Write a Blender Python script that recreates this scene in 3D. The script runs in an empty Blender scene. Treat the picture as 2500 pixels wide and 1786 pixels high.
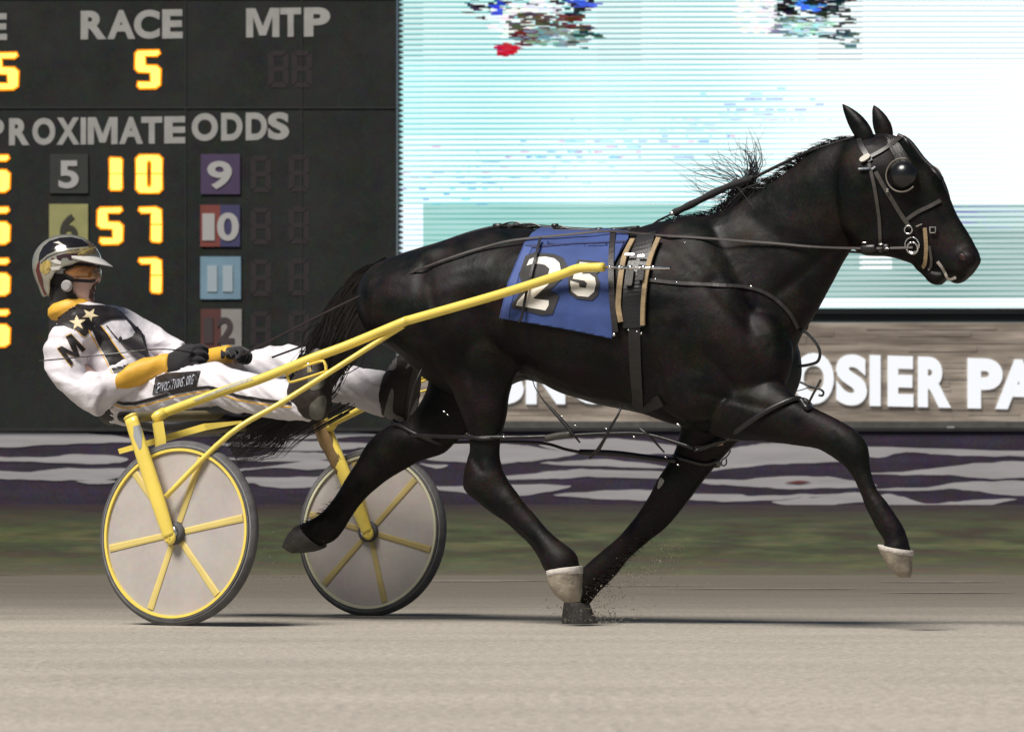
import bpy, bmesh, math, random
from mathutils import Vector, Matrix, noise, geometry
from mathutils.bvhtree import BVHTree

# ------------------------------------------------------------------ camera, world, sun
S = bpy.context.scene
F = 8000.0            # focal length in pixels of the 2500 px wide photograph
CZ = 0.367            # camera height
HZ = 1290.0           # horizon row
cam = bpy.data.cameras.new('camera')
cam.sensor_width = 36.0
cam.lens = F / 2500 * 36
cam.shift_y = (HZ - 893) / 2500
cam.clip_start = 0.1; cam.clip_end = 3000
cam.dof.use_dof = True; cam.dof.focus_distance = 12.6; cam.dof.aperture_fstop = 9.0
camo = bpy.data.objects.new('camera', cam); S.collection.objects.link(camo)
camo.location = (0, 0, CZ); camo.rotation_euler = (math.radians(90), 0, 0)
S.camera = camo

EL, AZ = math.radians(56), math.radians(-44)     # floodlight-like key from behind the camera, left
w = bpy.data.worlds.new('World'); S.world = w; w.use_nodes = True
nt = w.node_tree
sky = nt.nodes.new('ShaderNodeTexSky'); sky.sky_type = 'NISHITA'; sky.sun_disc = False
sky.sun_elevation = EL; sky.sun_rotation = math.radians(180) + AZ * -1
nt.links.new(sky.outputs[0], nt.nodes['Background'].inputs[0])
nt.nodes['Background'].inputs[1].default_value = 0.036
sun = bpy.data.lights.new('sun', 'SUN'); sun.energy = 4.95; sun.angle = math.radians(24); sun.color = (1, .95, .88)
suno = bpy.data.objects.new('sun', sun); S.collection.objects.link(suno)
# direction the light travels: away from the camera and to the right
d = Vector((math.cos(EL) * math.sin(-AZ), math.cos(EL) * math.cos(AZ), -math.sin(EL)))
suno.rotation_euler = d.to_track_quat('-Z', 'Y').to_euler(); suno.location = (-10, -20, 20)
S.view_settings.view_transform = 'Standard'; S.view_settings.look = 'None'
S.view_settings.exposure = 0; S.view_settings.gamma = 1

random.seed(7)
COL = S.collection

# ------------------------------------------------------------------ frame of the rig
TH = math.radians(28)
h = Vector((math.cos(TH), -math.sin(TH), 0))       # direction of travel (right and towards the camera)
l = Vector((math.sin(TH), math.cos(TH), 0))        # towards the far side
UP = Vector((0, 0, 1))
N0 = Vector((-1.278, 12.5, 0))                     # ground point under the near wheel
CV = .73                                           # lateral position of the centre line
def W(px, py, v=0.0):
    """point on the upright plane parallel to the travel direction, v metres beyond the near wheel"""
    r = Vector(((px - 1250) / F, 1, (HZ - py) / F))
    t = (N0.dot(l) + v) / r.dot(l)
    p = r * t; p.z += CZ
    return p
def proj(p):
    return Vector((1250 + F * p.x / p.y, HZ - F * (p.z - CZ) / p.y))
def uvz(p):
    q = p - N0
    return q.dot(h), q.dot(l), q.z
def UVZ(u, v, z):
    return N0 + h * u + l * v + UP * z
def mir(p):
    u, v, z = uvz(p); return UVZ(u, 2 * CV - v, z)

# ------------------------------------------------------------------ object helpers
def link(o, parent=None):
    COL.objects.link(o)
    if parent is not None: o.parent = parent
    return o
def tag(o, label, cat, group=None, kind=None):
    if label: o['label'] = label
    if cat: o['category'] = cat
    if group: o['group'] = group
    if kind: o['kind'] = kind
    return o
def thing(name, label, cat, group=None):
    o = bpy.data.objects.new(name, None); o.empty_display_size = .1
    link(o); return tag(o, label, cat, group)
def obj(name, bm, mats, parent=None, smooth=False):
    me = bpy.data.meshes.new(name); bm.to_mesh(me); bm.free()
    if not isinstance(mats, (list, tuple)): mats = [mats]
    for m in mats: me.materials.append(m)
    if smooth:
        for p in me.polygons: p.use_smooth = True
    return link(bpy.data.objects.new(name, me), parent)
def s2l(c):
    return tuple((x / 12.92 if x <= .04045 else ((x + .055) / 1.055) ** 2.4) for x in c)
def rgb(r, g, b): return s2l((r / 255, g / 255, b / 255))

def mottle(m, scale=60, amt=.5, big=6):
    'fine coloured variation of the surface, multiplied into the base colour'
    n = m.node_tree.nodes; L = m.node_tree.links; b = n['Principled BSDF']; i = b.inputs['Base Color']
    tc = n.new('ShaderNodeTexCoord')
    def cn(s, a):
        z = n.new('ShaderNodeTexNoise'); z.inputs['Scale'].default_value = s; z.inputs['Detail'].default_value = 3; L.new(tc.outputs['Object'], z.inputs[0])
        q = n.new('ShaderNodeVectorMath'); q.operation = 'MULTIPLY_ADD'; q.inputs[1].default_value = (a * 6, a * 6, a * 6); q.inputs[2].default_value = (1 - a * 3,) * 3; L.new(z.outputs['Color'], q.inputs[0]); return q.outputs[0]
    v = n.new('ShaderNodeVectorMath'); v.operation = 'MULTIPLY'; L.new(cn(scale, amt), v.inputs[0]); L.new(cn(big, amt * .6), v.inputs[1])
    w_ = n.new('ShaderNodeVectorMath'); w_.operation = 'MULTIPLY'; L.new(v.outputs[0], w_.inputs[0])
    if i.links: L.new(i.links[0].from_socket, w_.inputs[1])
    else: w_.inputs[1].default_value = tuple(i.default_value)[:3]
    mx = n.new('ShaderNodeVectorMath'); mx.operation = 'MAXIMUM'; mx.inputs[1].default_value = (.0015,) * 3; L.new(w_.outputs[0], mx.inputs[0]); L.new(mx.outputs[0], i)
    return m
def mat(name, col, rough=.6, metal=0, spec=.5, var=0.0, vscale=8, bump=0, bscale=40, coat=0, sheen=0, stretch=None, rvar=0, emis=None, es=1):
    m = bpy.data.materials.new(name); m.use_nodes = True
    n = m.node_tree.nodes; L = m.node_tree.links
    b = n['Principled BSDF']
    b.inputs['Base Color'].default_value = (*col, 1)
    b.inputs['Roughness'].default_value = rough
    b.inputs['Metallic'].default_value = metal
    b.inputs['Specular IOR Level'].default_value = spec
    b.inputs['Coat Weight'].default_value = coat
    b.inputs['Sheen Weight'].default_value = sheen
    if emis:
        b.inputs['Emission Color'].default_value = (*emis, 1); b.inputs['Emission Strength'].default_value = es
    if var or bump or rvar:
        tc = n.new('ShaderNodeTexCoord'); mp = n.new('ShaderNodeMapping')
        L.new(tc.outputs['Object'], mp.inputs[0])
        if stretch: mp.inputs['Scale'].default_value = stretch
        if var or rvar:
            nz = n.new('ShaderNodeTexNoise'); nz.inputs['Scale'].default_value = vscale; nz.inputs['Detail'].default_value = 6
            L.new(mp.outputs[0], nz.inputs[0])
        if var:
            mr = n.new('ShaderNodeMapRange'); mr.inputs[1].default_value = .3; mr.inputs[2].default_value = .7
            mr.inputs[3].default_value = 1 - var; mr.inputs[4].default_value = 1 + var
            L.new(nz.outputs[0], mr.inputs[0])
            mx = n.new('ShaderNodeVectorMath'); mx.operation = 'SCALE'; mx.inputs[0].default_value = col
            L.new(mr.outputs[0], mx.inputs['Scale']); L.new(mx.outputs[0], b.inputs['Base Color'])
        if rvar:
            mr2 = n.new('ShaderNodeMapRange'); mr2.inputs[1].default_value = .3; mr2.inputs[2].default_value = .7
            mr2.inputs[3].default_value = rough - rvar; mr2.inputs[4].default_value = rough + rvar
            L.new(nz.outputs[0], mr2.inputs[0]); L.new(mr2.outputs[0], b.inputs['Roughness'])
        if bump:
            nb = n.new('ShaderNodeTexNoise'); nb.inputs['Scale'].default_value = bscale; nb.inputs['Detail'].default_value = 8
            L.new(mp.outputs[0], nb.inputs[0])
            bp = n.new('ShaderNodeBump'); bp.inputs['Strength'].default_value = bump; bp.inputs['Distance'].default_value = .01
            L.new(nb.outputs[0], bp.inputs['Height']); L.new(bp.outputs[0], b.inputs['Normal'])
    return m
def emit(name, col, st):
    m = bpy.data.materials.new(name); m.use_nodes = True
    n = m.node_tree.nodes; L = m.node_tree.links
    n.remove(n['Principled BSDF'])
    e = n.new('ShaderNodeEmission'); e.inputs[0].default_value = (*col, 1); e.inputs[1].default_value = st
    L.new(e.outputs[0], n['Material Output'].inputs[0])
    return m

def catmull(pts, n):
    """n samples between each pair of consecutive tuples"""
    out = []
    P = [pts[0]] + list(pts) + [pts[-1]]
    for i in range(1, len(P) - 2):
        for k in range(n):
            t = k / n
            out.append(tuple(.5 * ((2 * b) + (-a + c) * t + (2 * a - 5 * b + 4 * c - dd) * t * t + (-a + 3 * b - 3 * c + dd) * t ** 3)
                             for a, b, c, dd in zip(P[i - 1], P[i], P[i + 1], P[i + 2])))
    out.append(tuple(pts[-1])); return out
def smooth3(pts, n=6):
    return [Vector(p) for p in catmull([tuple(p) for p in pts], n)]

def loft(bm, rings, mi=0):
    rv = [[bm.verts.new(p) for p in r] for r in rings]
    n = len(rings[0])
    for a, b in zip(rv, rv[1:]):
        for i in range(n):
            f = bm.faces.new((a[i], a[(i + 1) % n], b[(i + 1) % n], b[i])); f.material_index = mi
    f = bm.faces.new(rv[0][::-1]); f.material_index = mi
    f = bm.faces.new(rv[-1]); f.material_index = mi
def ring(c, A, a, B, b, n=20, e=1.0):
    out = []
    for k in range(n):
        t = 2 * math.pi * k / n
        ct, st = math.cos(t), math.sin(t)
        out.append(c + A * (a * math.copysign(abs(ct) ** e, ct)) + B * (b * math.copysign(abs(st) ** e, st)))
    return out
def frames(pts):
    T = []
    for i in range(len(pts)):
        a = pts[max(i - 1, 0)]; b = pts[min(i + 1, len(pts) - 1)]
        t = (b - a); T.append(t.normalized() if t.length > 1e-9 else UP.copy())
    return T
def tube(bm, pts, r, n=10, flat=None, ref=None, mi=0):
    """r: number or list; flat: ratio of the second axis; ref: direction of the second axis"""
    pts = [Vector(p) for p in pts]
    if not isinstance(r, (list, tuple)): r = [r] * len(pts)
    T = frames(pts); prev = None; rings = []
    for p, t, rr in zip(pts, T, r):
        base = ref if ref is not None else (prev if prev is not None else (UP if abs(t.z) < .9 else h))
        B = (base - t * base.dot(t)).normalized(); A = t.cross(B); prev = B
        rings.append(ring(p, A, rr, B, rr * (flat or 1), n))
    loft(bm, rings, mi)
def ribbon(bm, pts, nrm, wd, th, mi=0):
    T = frames(pts); rings = []
    if not isinstance(wd, (list, tuple)): wd = [wd] * len(pts)
    for p, t, nn, ww in zip(pts, T, nrm, wd):
        s = nn.cross(t)
        if s.length < 1e-6: s = UP.copy()
        s.normalize(); m = t.cross(s).normalized()
        if m.dot(nn) < 0: m = -m
        rings.append([p - s * ww / 2 - m * th / 2, p + s * ww / 2 - m * th / 2, p + s * ww / 2 + m * th / 2, p - s * ww / 2 + m * th / 2])
    loft(bm, rings, mi)
def limb(bm, rows, sub=4, n=20, e=1.0):
    """rows: (x1,y1,x2,y2,v,rho) silhouette pairs -> elliptical loft whose outline passes through them"""
    rows = catmull(rows, sub)
    cen = [Vector(((a[0] + a[2]) / 2, (a[1] + a[3]) / 2)) for a in rows]
    rings = []
    for i, (x1, y1, x2, y2, v, rho) in enumerate(rows):
        e1 = Vector((x1, y1)); e2 = Vector((x2, y2)); dd = e2 - e1
        wpx = dd.length / 2; nn = dd.normalized()
        c = W(*cen[i], v)
        q = W(*(cen[i] + nn * 10), v); D = (q - c).normalized()
        pc = proj(c)
        di = (proj(c + D * .01) - pc) / .01; li = (proj(c + l * .01) - pc) / .01
        A = wpx / math.sqrt(di.dot(nn) ** 2 + (rho * li.dot(nn)) ** 2)
        rings.append(ring(c, D, A, l, A * rho, n, e))
    loft(bm, rings)
def blob(bm, c, A, a, B, b, Cc, cc, seg=16, rg=10):
    vs = []
    for i in range(1, rg):
        t = math.pi * i / rg
        vs.append([bm.verts.new(c + A * (a * math.cos(t)) + B * (b * math.sin(t) * math.cos(p)) + Cc * (cc * math.sin(t) * math.sin(p)))
                   for p in [2 * math.pi * k / seg for k in range(seg)]])
    t0 = bm.verts.new(c + A * a); t1 = bm.verts.new(c - A * a)
    for a_, b_ in zip(vs, vs[1:]):
        for k in range(seg): bm.faces.new((a_[k], a_[(k + 1) % seg], b_[(k + 1) % seg], b_[k]))
    for k in range(seg):
        bm.faces.new((t0, vs[0][(k + 1) % seg], vs[0][k])); bm.faces.new((t1, vs[-1][k], vs[-1][(k + 1) % seg]))
def remesh(bm, vox, it=4, fac=.5):
    bmesh.ops.recalc_face_normals(bm, faces=bm.faces)
    me = bpy.data.meshes.new('tmp'); bm.to_mesh(me); bm.free()
    o = bpy.data.objects.new('tmp', me); COL.objects.link(o)
    m = o.modifiers.new('r', 'REMESH'); m.mode = 'VOXEL'; m.voxel_size = vox; m.adaptivity = 0
    s = o.modifiers.new('s', 'SMOOTH'); s.iterations = it; s.factor = fac
    dg = bpy.context.evaluated_depsgraph_get()
    me2 = bpy.data.meshes.new_from_object(o.evaluated_get(dg))
    bpy.data.objects.remove(o); bpy.data.meshes.remove(me)
    out = bmesh.new(); out.from_mesh(me2); bpy.data.meshes.remove(me2)
    return out
def disp(bm, fn):
    bm.normal_update()
    new = [(v, v.co + v.normal * fn(v.co, v.normal)) for v in bm.verts]
    for v, c in new: v.co = c
def bvh(o):
    bm = bmesh.new(); bm.from_mesh(o.data); t = BVHTree.FromBMesh(bm); bm.free(); return t
CAMP = Vector((0, 0, CZ))
def hit(tree, px, py):
    r = Vector(((px - 1250) / F, 1, (HZ - py) / F)).normalized()
    p, n, i, dd = tree.ray_cast(CAMP, r)
    return p, n
def onsurf(tree, px, py, v, off):
    """surface point seen at the pixel, or the nearest one to the guess plane, lifted by off"""
    p, n = hit(tree, px, py)
    g = W(px, py, v)
    if n is not None and n.dot((p - CAMP)) > 0: n = -n
    if p is None or (p - g).length > .35:
        p, n, i, dd = tree.find_nearest(g)
        if n.dot(p - CAMP) > 0 and abs(n.dot((p - CAMP).normalized())) > .3: n = -n
    return p + n * off, n
def strap(bm, tree, pts, v, wd, th=.004, off=.004, n=6):
    c = catmull(pts, n); P = []; N = []
    for x, y in c:
        p, nn = onsurf(tree, x, y, v, off); P.append(p); N.append(nn)
    for _ in range(2):
        P = [P[0]] + [(P[i - 1] + P[i] * 2 + P[i + 1]) / 4 for i in range(1, len(P) - 1)] + [P[-1]]
        N = [N[0]] + [(N[i - 1] + N[i] + N[i + 1]).normalized() for i in range(1, len(N) - 1)] + [N[-1]]
    ribbon(bm, P, N, wd, th)
def decal_bm(bm, tree, poly, off, v=CV, step=3.0, mi=0):
    """drape a pixel polygon over the surface as a finely divided sheet"""
    b2 = bmesh.new()
    vs = [b2.verts.new((x, y, 0)) for x, y in poly]
    b2.faces.new(vs)
    xs = [p[0] for p in poly]; ys = [p[1] for p in poly]
    for ax, lo, hi in ((0, min(xs), max(xs)), (1, min(ys), max(ys))):
        k = lo + step
        while k < hi:
            co = Vector((k, 0, 0)) if ax == 0 else Vector((0, k, 0)); no = Vector((1, 0, 0)) if ax == 0 else Vector((0, 1, 0))
            bmesh.ops.bisect_plane(b2, geom=b2.verts[:] + b2.edges[:] + b2.faces[:], plane_co=co, plane_no=no, dist=1e-5)
            k += step
    bmesh.ops.triangulate(b2, faces=b2.faces[:])
    mp = {}
    for vv in b2.verts:
        p, n = onsurf(tree, vv.co.x, vv.co.y, v, off); mp[vv] = bm.verts.new(p)
    for f in b2.faces:
        try:
            g = bm.faces.new([mp[x] for x in f.verts]); g.material_index = mi; g.smooth = True
        except ValueError: pass
    b2.free()
def densepoly(pts, n=5, closed=True):
    P = list(pts); k = len(P); out = []
    for i in range(k):
        a, b, c, d_ = P[(i - 1) % k], P[i], P[(i + 1) % k], P[(i + 2) % k]
        for j in range(n):
            t = j / n
            out.append(tuple(.5 * ((2 * q) + (-p + r) * t + (2 * p - 5 * q + 4 * r - s) * t * t + (-p + 3 * q - 3 * r + s) * t ** 3) for p, q, r, s in zip(a, b, c, d_)))
    return out
def prism(bm, poly, fn, d0, d1, mi=0):
    """flat polygon (photo outline) on a plane fn(px,py,d): front at d0, back at d1"""
    a = [bm.verts.new(fn(x, y, d0)) for x, y in poly]
    b = [bm.verts.new(fn(x, y, d1)) for x, y in poly]
    tri = geometry.tessellate_polygon([[Vector((x, y, 0)) for x, y in poly]])
    for t in tri:
        for L in (a, b):
            try: f = bm.faces.new([L[i] for i in t]); f.material_index = mi
            except ValueError: pass
    n = len(poly)
    for i in range(n):
        f = bm.faces.new((a[i], a[(i + 1) % n], b[(i + 1) % n], b[i])); f.material_index = mi
    bmesh.ops.recalc_face_normals(bm, faces=bm.faces[:])
_gl = {('M', 'own'): ([(0, 0), (0, 1), (.28, 1), (.5, .38), (.72, 1), (1, 1), (1, 0), (.79, 0), (.79, .70), (.60, .06), (.40, .06), (.21, .70), (.21, 0)], None)}
def glyph(bm, ch, quad, fn, d0, d1, bold=.03, mi=0):
    """font glyph stretched over quad = (TL, TR, BL, BR) in photo pixels"""
    key = (ch, bold)
    if ch == 'M':
        key = ('M', 'own'); c_, f_0 = _gl[key]
        if f_0 is None: _gl[key] = (c_, [tuple(t) for t in geometry.tessellate_polygon([[Vector((x, y, 0)) for x, y in c_]])])
    if key not in _gl:
        c = bpy.data.curves.new('g', 'FONT'); c.body = ch; c.offset = bold; c.resolution_u = 6; c.fill_mode = 'FRONT'
        o = bpy.data.objects.new('g', c); COL.objects.link(o)
        dg = bpy.context.evaluated_depsgraph_get(); dg.update()
        me = bpy.data.meshes.new_from_object(o.evaluated_get(dg))
        co = [v.co.copy() for v in me.vertices]; fs = [tuple(p.vertices) for p in me.polygons]
        bpy.data.objects.remove(o); bpy.data.curves.remove(c); bpy.data.meshes.remove(me)
        x0, x1 = min(p.x for p in co), max(p.x for p in co); y0, y1 = min(p.y for p in co), max(p.y for p in co)
        _gl[key] = ([((p.x - x0) / (x1 - x0), (p.y - y0) / (y1 - y0)) for p in co], fs)
    co, fs = _gl[key]
    TL, TR, BL, BR = [Vector(q) for q in quad]
    A = []; B = []
    for s, t in co:
        p = (TL * (1 - s) + TR * s) * t + (BL * (1 - s) + BR * s) * (1 - t)
        A.append(bm.verts.new(fn(p.x, p.y, d0)))
        B.append(bm.verts.new(fn(p.x, p.y, d1)) if d1 is not None else None)
    cnt = {}
    for f in fs:
        for i in range(len(f)):
            e = (f[i], f[(i + 1) % len(f)]); k = tuple(sorted(e)); cnt.setdefault(k, []).append(e)
        try: g = bm.faces.new([A[i] for i in f]); g.material_index = mi
        except ValueError: pass
    if d1 is not None:
        for k, e in cnt.items():
            if len(e) == 1:
                i, j = e[0]; g = bm.faces.new((A[j], A[i], B[i], B[j])); g.material_index = mi

# ------------------------------------------------------------------ materials
M = {}
M['yellow'] = mat('yellow paint', (.86, .66, .12), .35, spec=.5, coat=.3, var=.06, vscale=14, bump=.05, bscale=60)
M['yellow_dull'] = mat('dusty yellow paint', (.42, .33, .10), .6, var=.25, vscale=20)
M['olive_metal'] = mat('dull olive tube', (.17, .145, .075), .5, var=.15)
M['rubber'] = mat('rubber', (.095, .093, .095), .75, var=.25, vscale=20, bump=.2, bscale=60)
M['sidewall'] = mat('tyre sidewall', (.22, .215, .21), .7, var=.2, vscale=30)
M['black'] = mat('black leather', (.012, .011, .011), .38, spec=.5, var=.3, vscale=20, bump=.1, bscale=150)
M['blackmatte'] = mat('black fabric', (.014, .013, .015), .9, sheen=.2, var=.2, vscale=30)
M['steel'] = mat('steel', (.75, .74, .72), .25, metal=1, rvar=.1, vscale=50)
M['tan'] = mat('tan piping', (.30, .215, .115), .7, var=.25, vscale=30, bump=.2, bscale=120)
M['disc'] = mat('dusty wheel disc', (.43, .39, .36), .6, var=.10, vscale=5, spec=.3)
mottle(M['disc'], 45, .04, 4)
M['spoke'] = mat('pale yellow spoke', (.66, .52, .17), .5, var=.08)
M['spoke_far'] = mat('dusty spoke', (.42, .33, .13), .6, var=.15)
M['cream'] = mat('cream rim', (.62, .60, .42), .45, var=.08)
M['white'] = mat('white nylon', (.73, .695, .73), .5, sheen=.1, var=.04, vscale=6, bump=.7, bscale=17)
M['gold'] = mat('gold nylon', (.80, .44, .045), .55, var=.08, bump=.2, bscale=50)
M['blkcloth'] = mat('black nylon', (.016, .012, .012), .5, var=.2, bump=.15, bscale=50)
M['skin'] = mat('skin', (.58, .38, .31), .5, var=.08, vscale=18, bump=.05, bscale=200)
M['horse'] = mat('black horse coat', (.0072, .0059, .0052), .50, spec=.16, var=.5, vscale=9, bump=.35, bscale=16, rvar=.12)
M['hair'] = mat('black hair', (.012, .010, .010), .45, var=.3)
mottle(M['horse'], 110, .55, 9)
M['dullhair'] = mat('dusty dark hair', (.016, .014, .012), .9, spec=.1, var=.4)
M['hoof'] = mat('pale hoof', (.27, .23, .175), .6, var=.3, vscale=30, bump=.3, bscale=80)
M['hoofdark'] = mat('dark hoof', (.05, .045, .04), .7, var=.3, vscale=30)
M['blue'] = mat('blue cloth', (.030, .062, .215), .75, var=.15, vscale=12, bump=.25, bscale=14, sheen=.1)
M['bluedark'] = mat('dark blue binding', (.018, .026, .095), .7)
M['numwhite'] = mat('number white', (.78, .74, .66), .6, var=.03)
M['numblack'] = mat('number black', (.03, .028, .028), .7)
# ------------------------------------------------------------------ ground
def smoothstep(a, b, x):
    t = min(max((x - a) / (b - a), 0), 1); return t * t * (3 - 2 * t)
def ground_material():
    m = bpy.data.materials.new('crushed stone track'); m.use_nodes = True
    n = m.node_tree.nodes; L = m.node_tree.links; b = n['Principled BSDF']
    b.inputs['Roughness'].default_value = .95; b.inputs['Specular IOR Level'].default_value = .15
    tc = n.new('ShaderNodeTexCoord')
    def nz(scale, det, sc=(1, 1, 1)):
        mp = n.new('ShaderNodeMapping'); mp.inputs['Scale'].default_value = sc
        L.new(tc.outputs['Object'], mp.inputs[0])
        t = n.new('ShaderNodeTexNoise'); t.inputs['Scale'].default_value = scale; t.inputs['Detail'].default_value = det
        L.new(mp.outputs[0], t.inputs[0]); return t.outputs[0]
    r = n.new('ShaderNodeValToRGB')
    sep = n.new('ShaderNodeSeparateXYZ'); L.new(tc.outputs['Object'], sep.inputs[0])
    # track surface: stone dust, light falloff and horse shade painted darker towards the infield
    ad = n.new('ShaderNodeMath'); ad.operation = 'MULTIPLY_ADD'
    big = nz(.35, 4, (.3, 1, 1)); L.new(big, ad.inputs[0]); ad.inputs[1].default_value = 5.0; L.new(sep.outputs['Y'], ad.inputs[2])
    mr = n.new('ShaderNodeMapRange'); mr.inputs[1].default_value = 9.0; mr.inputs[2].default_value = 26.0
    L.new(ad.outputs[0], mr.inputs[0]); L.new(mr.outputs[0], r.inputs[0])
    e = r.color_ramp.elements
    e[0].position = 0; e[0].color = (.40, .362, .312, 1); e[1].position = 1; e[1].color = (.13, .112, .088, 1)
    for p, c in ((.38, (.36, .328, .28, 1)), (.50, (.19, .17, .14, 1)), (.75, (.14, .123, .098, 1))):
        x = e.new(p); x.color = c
    def mul(sock, noise_out, lo, hi):
        q = n.new('ShaderNodeMapRange'); q.inputs[1].default_value = .3; q.inputs[2].default_value = .7
        q.inputs[3].default_value = lo; q.inputs[4].default_value = hi; L.new(noise_out, q.inputs[0])
        v = n.new('ShaderNodeVectorMath'); v.operation = 'SCALE'; L.new(sock, v.inputs[0]); L.new(q.outputs[0], v.inputs['Scale']); return v.outputs[0]
    c = mul(r.outputs[0], nz(38, 8), .76, 1.24)
    c = mul(c, nz(2.2, 5, (.35, 1, 1)), .90, 1.08)
    c = mul(c, nz(120, 3), .78, 1.22)
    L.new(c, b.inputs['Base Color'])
    bp = n.new('ShaderNodeBump'); bp.inputs['Strength'].default_value = .5; bp.inputs['Distance'].default_value = .012
    L.new(nz(45, 9), bp.inputs['Height']); L.new(bp.outputs[0], b.inputs['Normal'])
    return m
YT = 26.0     # far edge of the track
bm = bmesh.new()
ys = [-30, 0, 3] + [4 + .25 * i for i in range(60)] + [20 + .5 * i for i in range(13)]
xs = [-300, -60, -12] + [-6 + .25 * i for i in range(49)] + [12, 60, 300]
grid = []
for y in ys:
    row = []
    for x in xs:
        z = .006 * noise.noise(Vector((x * .7, y * 1.7, 1))) + .004 * noise.noise(Vector((x * 2.5, y * 5, 4)))
        if y > 11 and abs(x) < 12: z -= .0
        row.append(bm.verts.new((x, y, z * (1 - smoothstep(14, 17, y)) if abs(x) < 13 and 3 < y < 18 else 0)))
    grid.append(row)
for a, b in zip(grid, grid[1:]):
    for i in range(len(xs) - 1): bm.faces.new((a[i], a[i + 1], b[i + 1], b[i]))
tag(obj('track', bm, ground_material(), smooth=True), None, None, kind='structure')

# ground beyond: infield sheet reaching the horizon, rising as a low grass bank behind the track
def gz(y):
    return -.01 + .68 * smoothstep(YT, 41.5, y)
def grass_material():
    m = mat('infield grass', (.046, .047, .024), .95, spec=.05)
    n = m.node_tree.nodes; L = m.node_tree.links; b = n['Principled BSDF']
    tc = n.new('ShaderNodeTexCoord'); mp = n.new('ShaderNodeMapping'); mp.inputs['Scale'].default_value = (.7, .45, 1)
    L.new(tc.outputs['Object'], mp.inputs[0])
    a = n.new('ShaderNodeTexNoise'); a.inputs['Scale'].default_value = 2.2; a.inputs['Detail'].default_value = 7
    L.new(mp.outputs[0], a.inputs[0])
    r = n.new('ShaderNodeValToRGB'); L.new(a.outputs[0], r.inputs[0])
    e = r.color_ramp.elements; e[0].position = .36; e[0].color = (.046, .038, .028, 1); e[1].position = .68; e[1].color = (.092, .092, .048, 1)
    x = e.new(.5); x.color = (.052, .060, .032, 1)
    # worn dusty verge at the track edge, darker purple-brown under the banner
    sp = n.new('ShaderNodeSeparateXYZ'); L.new(tc.outputs['Object'], sp.inputs[0])
    wv = n.new('ShaderNodeMath'); wv.operation = 'MULTIPLY_ADD'; wv.inputs[1].default_value = 7.0; L.new(a.outputs[0], wv.inputs[0]); L.new(sp.outputs['Y'], wv.inputs[2])
    def band(lo, hi, col, prev, inv=False):
        q = n.new('ShaderNodeMapRange'); q.inputs[1].default_value = lo; q.inputs[2].default_value = hi; q.clamp = True
        if inv: q.inputs[3].default_value = 1; q.inputs[4].default_value = 0
        L.new(wv.outputs[0], q.inputs[0])
        x_ = n.new('ShaderNodeMix'); x_.data_type = 'RGBA'; L.new(q.outputs[0], x_.inputs['Factor']); L.new(prev, x_.inputs['A']); x_.inputs['B'].default_value = (*col, 1); return x_.outputs['Result']
    o_ = band(27.5, 34.0, (.13, .112, .085), r.outputs[0], True)
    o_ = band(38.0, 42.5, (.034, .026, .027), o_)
    L.new(o_, b.inputs['Base Color']); mottle(m, 9, .13, 1.5)
    return m
bm = bmesh.new()
ys = [YT - .3 + .5 * i for i in range(40)] + [50, 80, 150, 400, 1500]
xs = [-900, -60, -20] + [-8 + .4 * i for i in range(41)] + [20, 60, 900]
grid = [[bm.verts.new((x, y, gz(y) + (.022 * noise.noise(Vector((x * .9, y * .5, 8))) if 25 < y < 33 else 0) + (.008 * noise.noise(Vector((x, y * 2, 3))) if YT + .5 < y < 41 else 0))) for x in xs] for y in ys]
for a, b in zip(grid, grid[1:]):
    for i in range(len(xs) - 1): bm.faces.new((a[i], a[i + 1], b[i + 1], b[i]))
tag(obj('infield_ground', bm, grass_material(), smooth=True), None, None, kind='structure')
# grass blades
bm = bmesh.new()
for k in range(0):
    y = random.uniform(YT + .05, 41.5); x = random.uniform(-1, 1) * (y * .17)
    p = Vector((x, y, gz(y) - .01)); a = random.uniform(0, math.pi); s = Vector((math.cos(a), math.sin(a), 0)) * random.uniform(.01, .022)
    q = p + Vector((random.uniform(-.06, .06), random.uniform(-.04, .04), random.uniform(.015, .045)))
    f = bm.faces.new([bm.verts.new(p - s), bm.verts.new(p + s), bm.verts.new(q)]); f.material_index = random.randrange(3)
tag(obj('grass', bm, [mat('grass a', (.034, .040, .02), .9, spec=.05), mat('grass b', (.050, .047, .026), .9, spec=.05), mat('grass c', (.040, .030, .022), .9, spec=.05)]),
    'dull green grass bank between the track and the striped banner', 'grass', kind='stuff')
# pale dusty edge of the track
bm = bmesh.new()
def gp(x, y, z): return Vector((x, y, z))
for (xa, xb, y0, wd) in ((-1.1, .3, 23.0, .5), (.9, 2.1, 19.9, .3), (2.1, 2.9, 18.7, .22), (.3, 1.3, 20.9, .2), (2.5, 3.4, 22.5, .35)):
    n_ = 24; A = []; B = []
    for i in range(n_ + 1):
        t = i / n_; x = xa + (xb - xa) * t; wv = wd * math.sin(math.pi * t) ** .6 * (1 + .4 * noise.noise(Vector((x * 3, y0, 0)))) + .01
        A.append(bm.verts.new(gp(x, y0 - wv / 2 + .1 * noise.noise(Vector((x * 1.3, y0, 2))), .004))); B.append(bm.verts.new(gp(x, y0 + wv / 2, .004)))
    for i in range(n_): bm.faces.new((A[i], A[i + 1], B[i + 1], B[i]))
tag(obj('path', bm, mat('pale limestone dust', (.20, .18, .155), .95, var=.25, vscale=8)), None, None, kind='structure')

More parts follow.
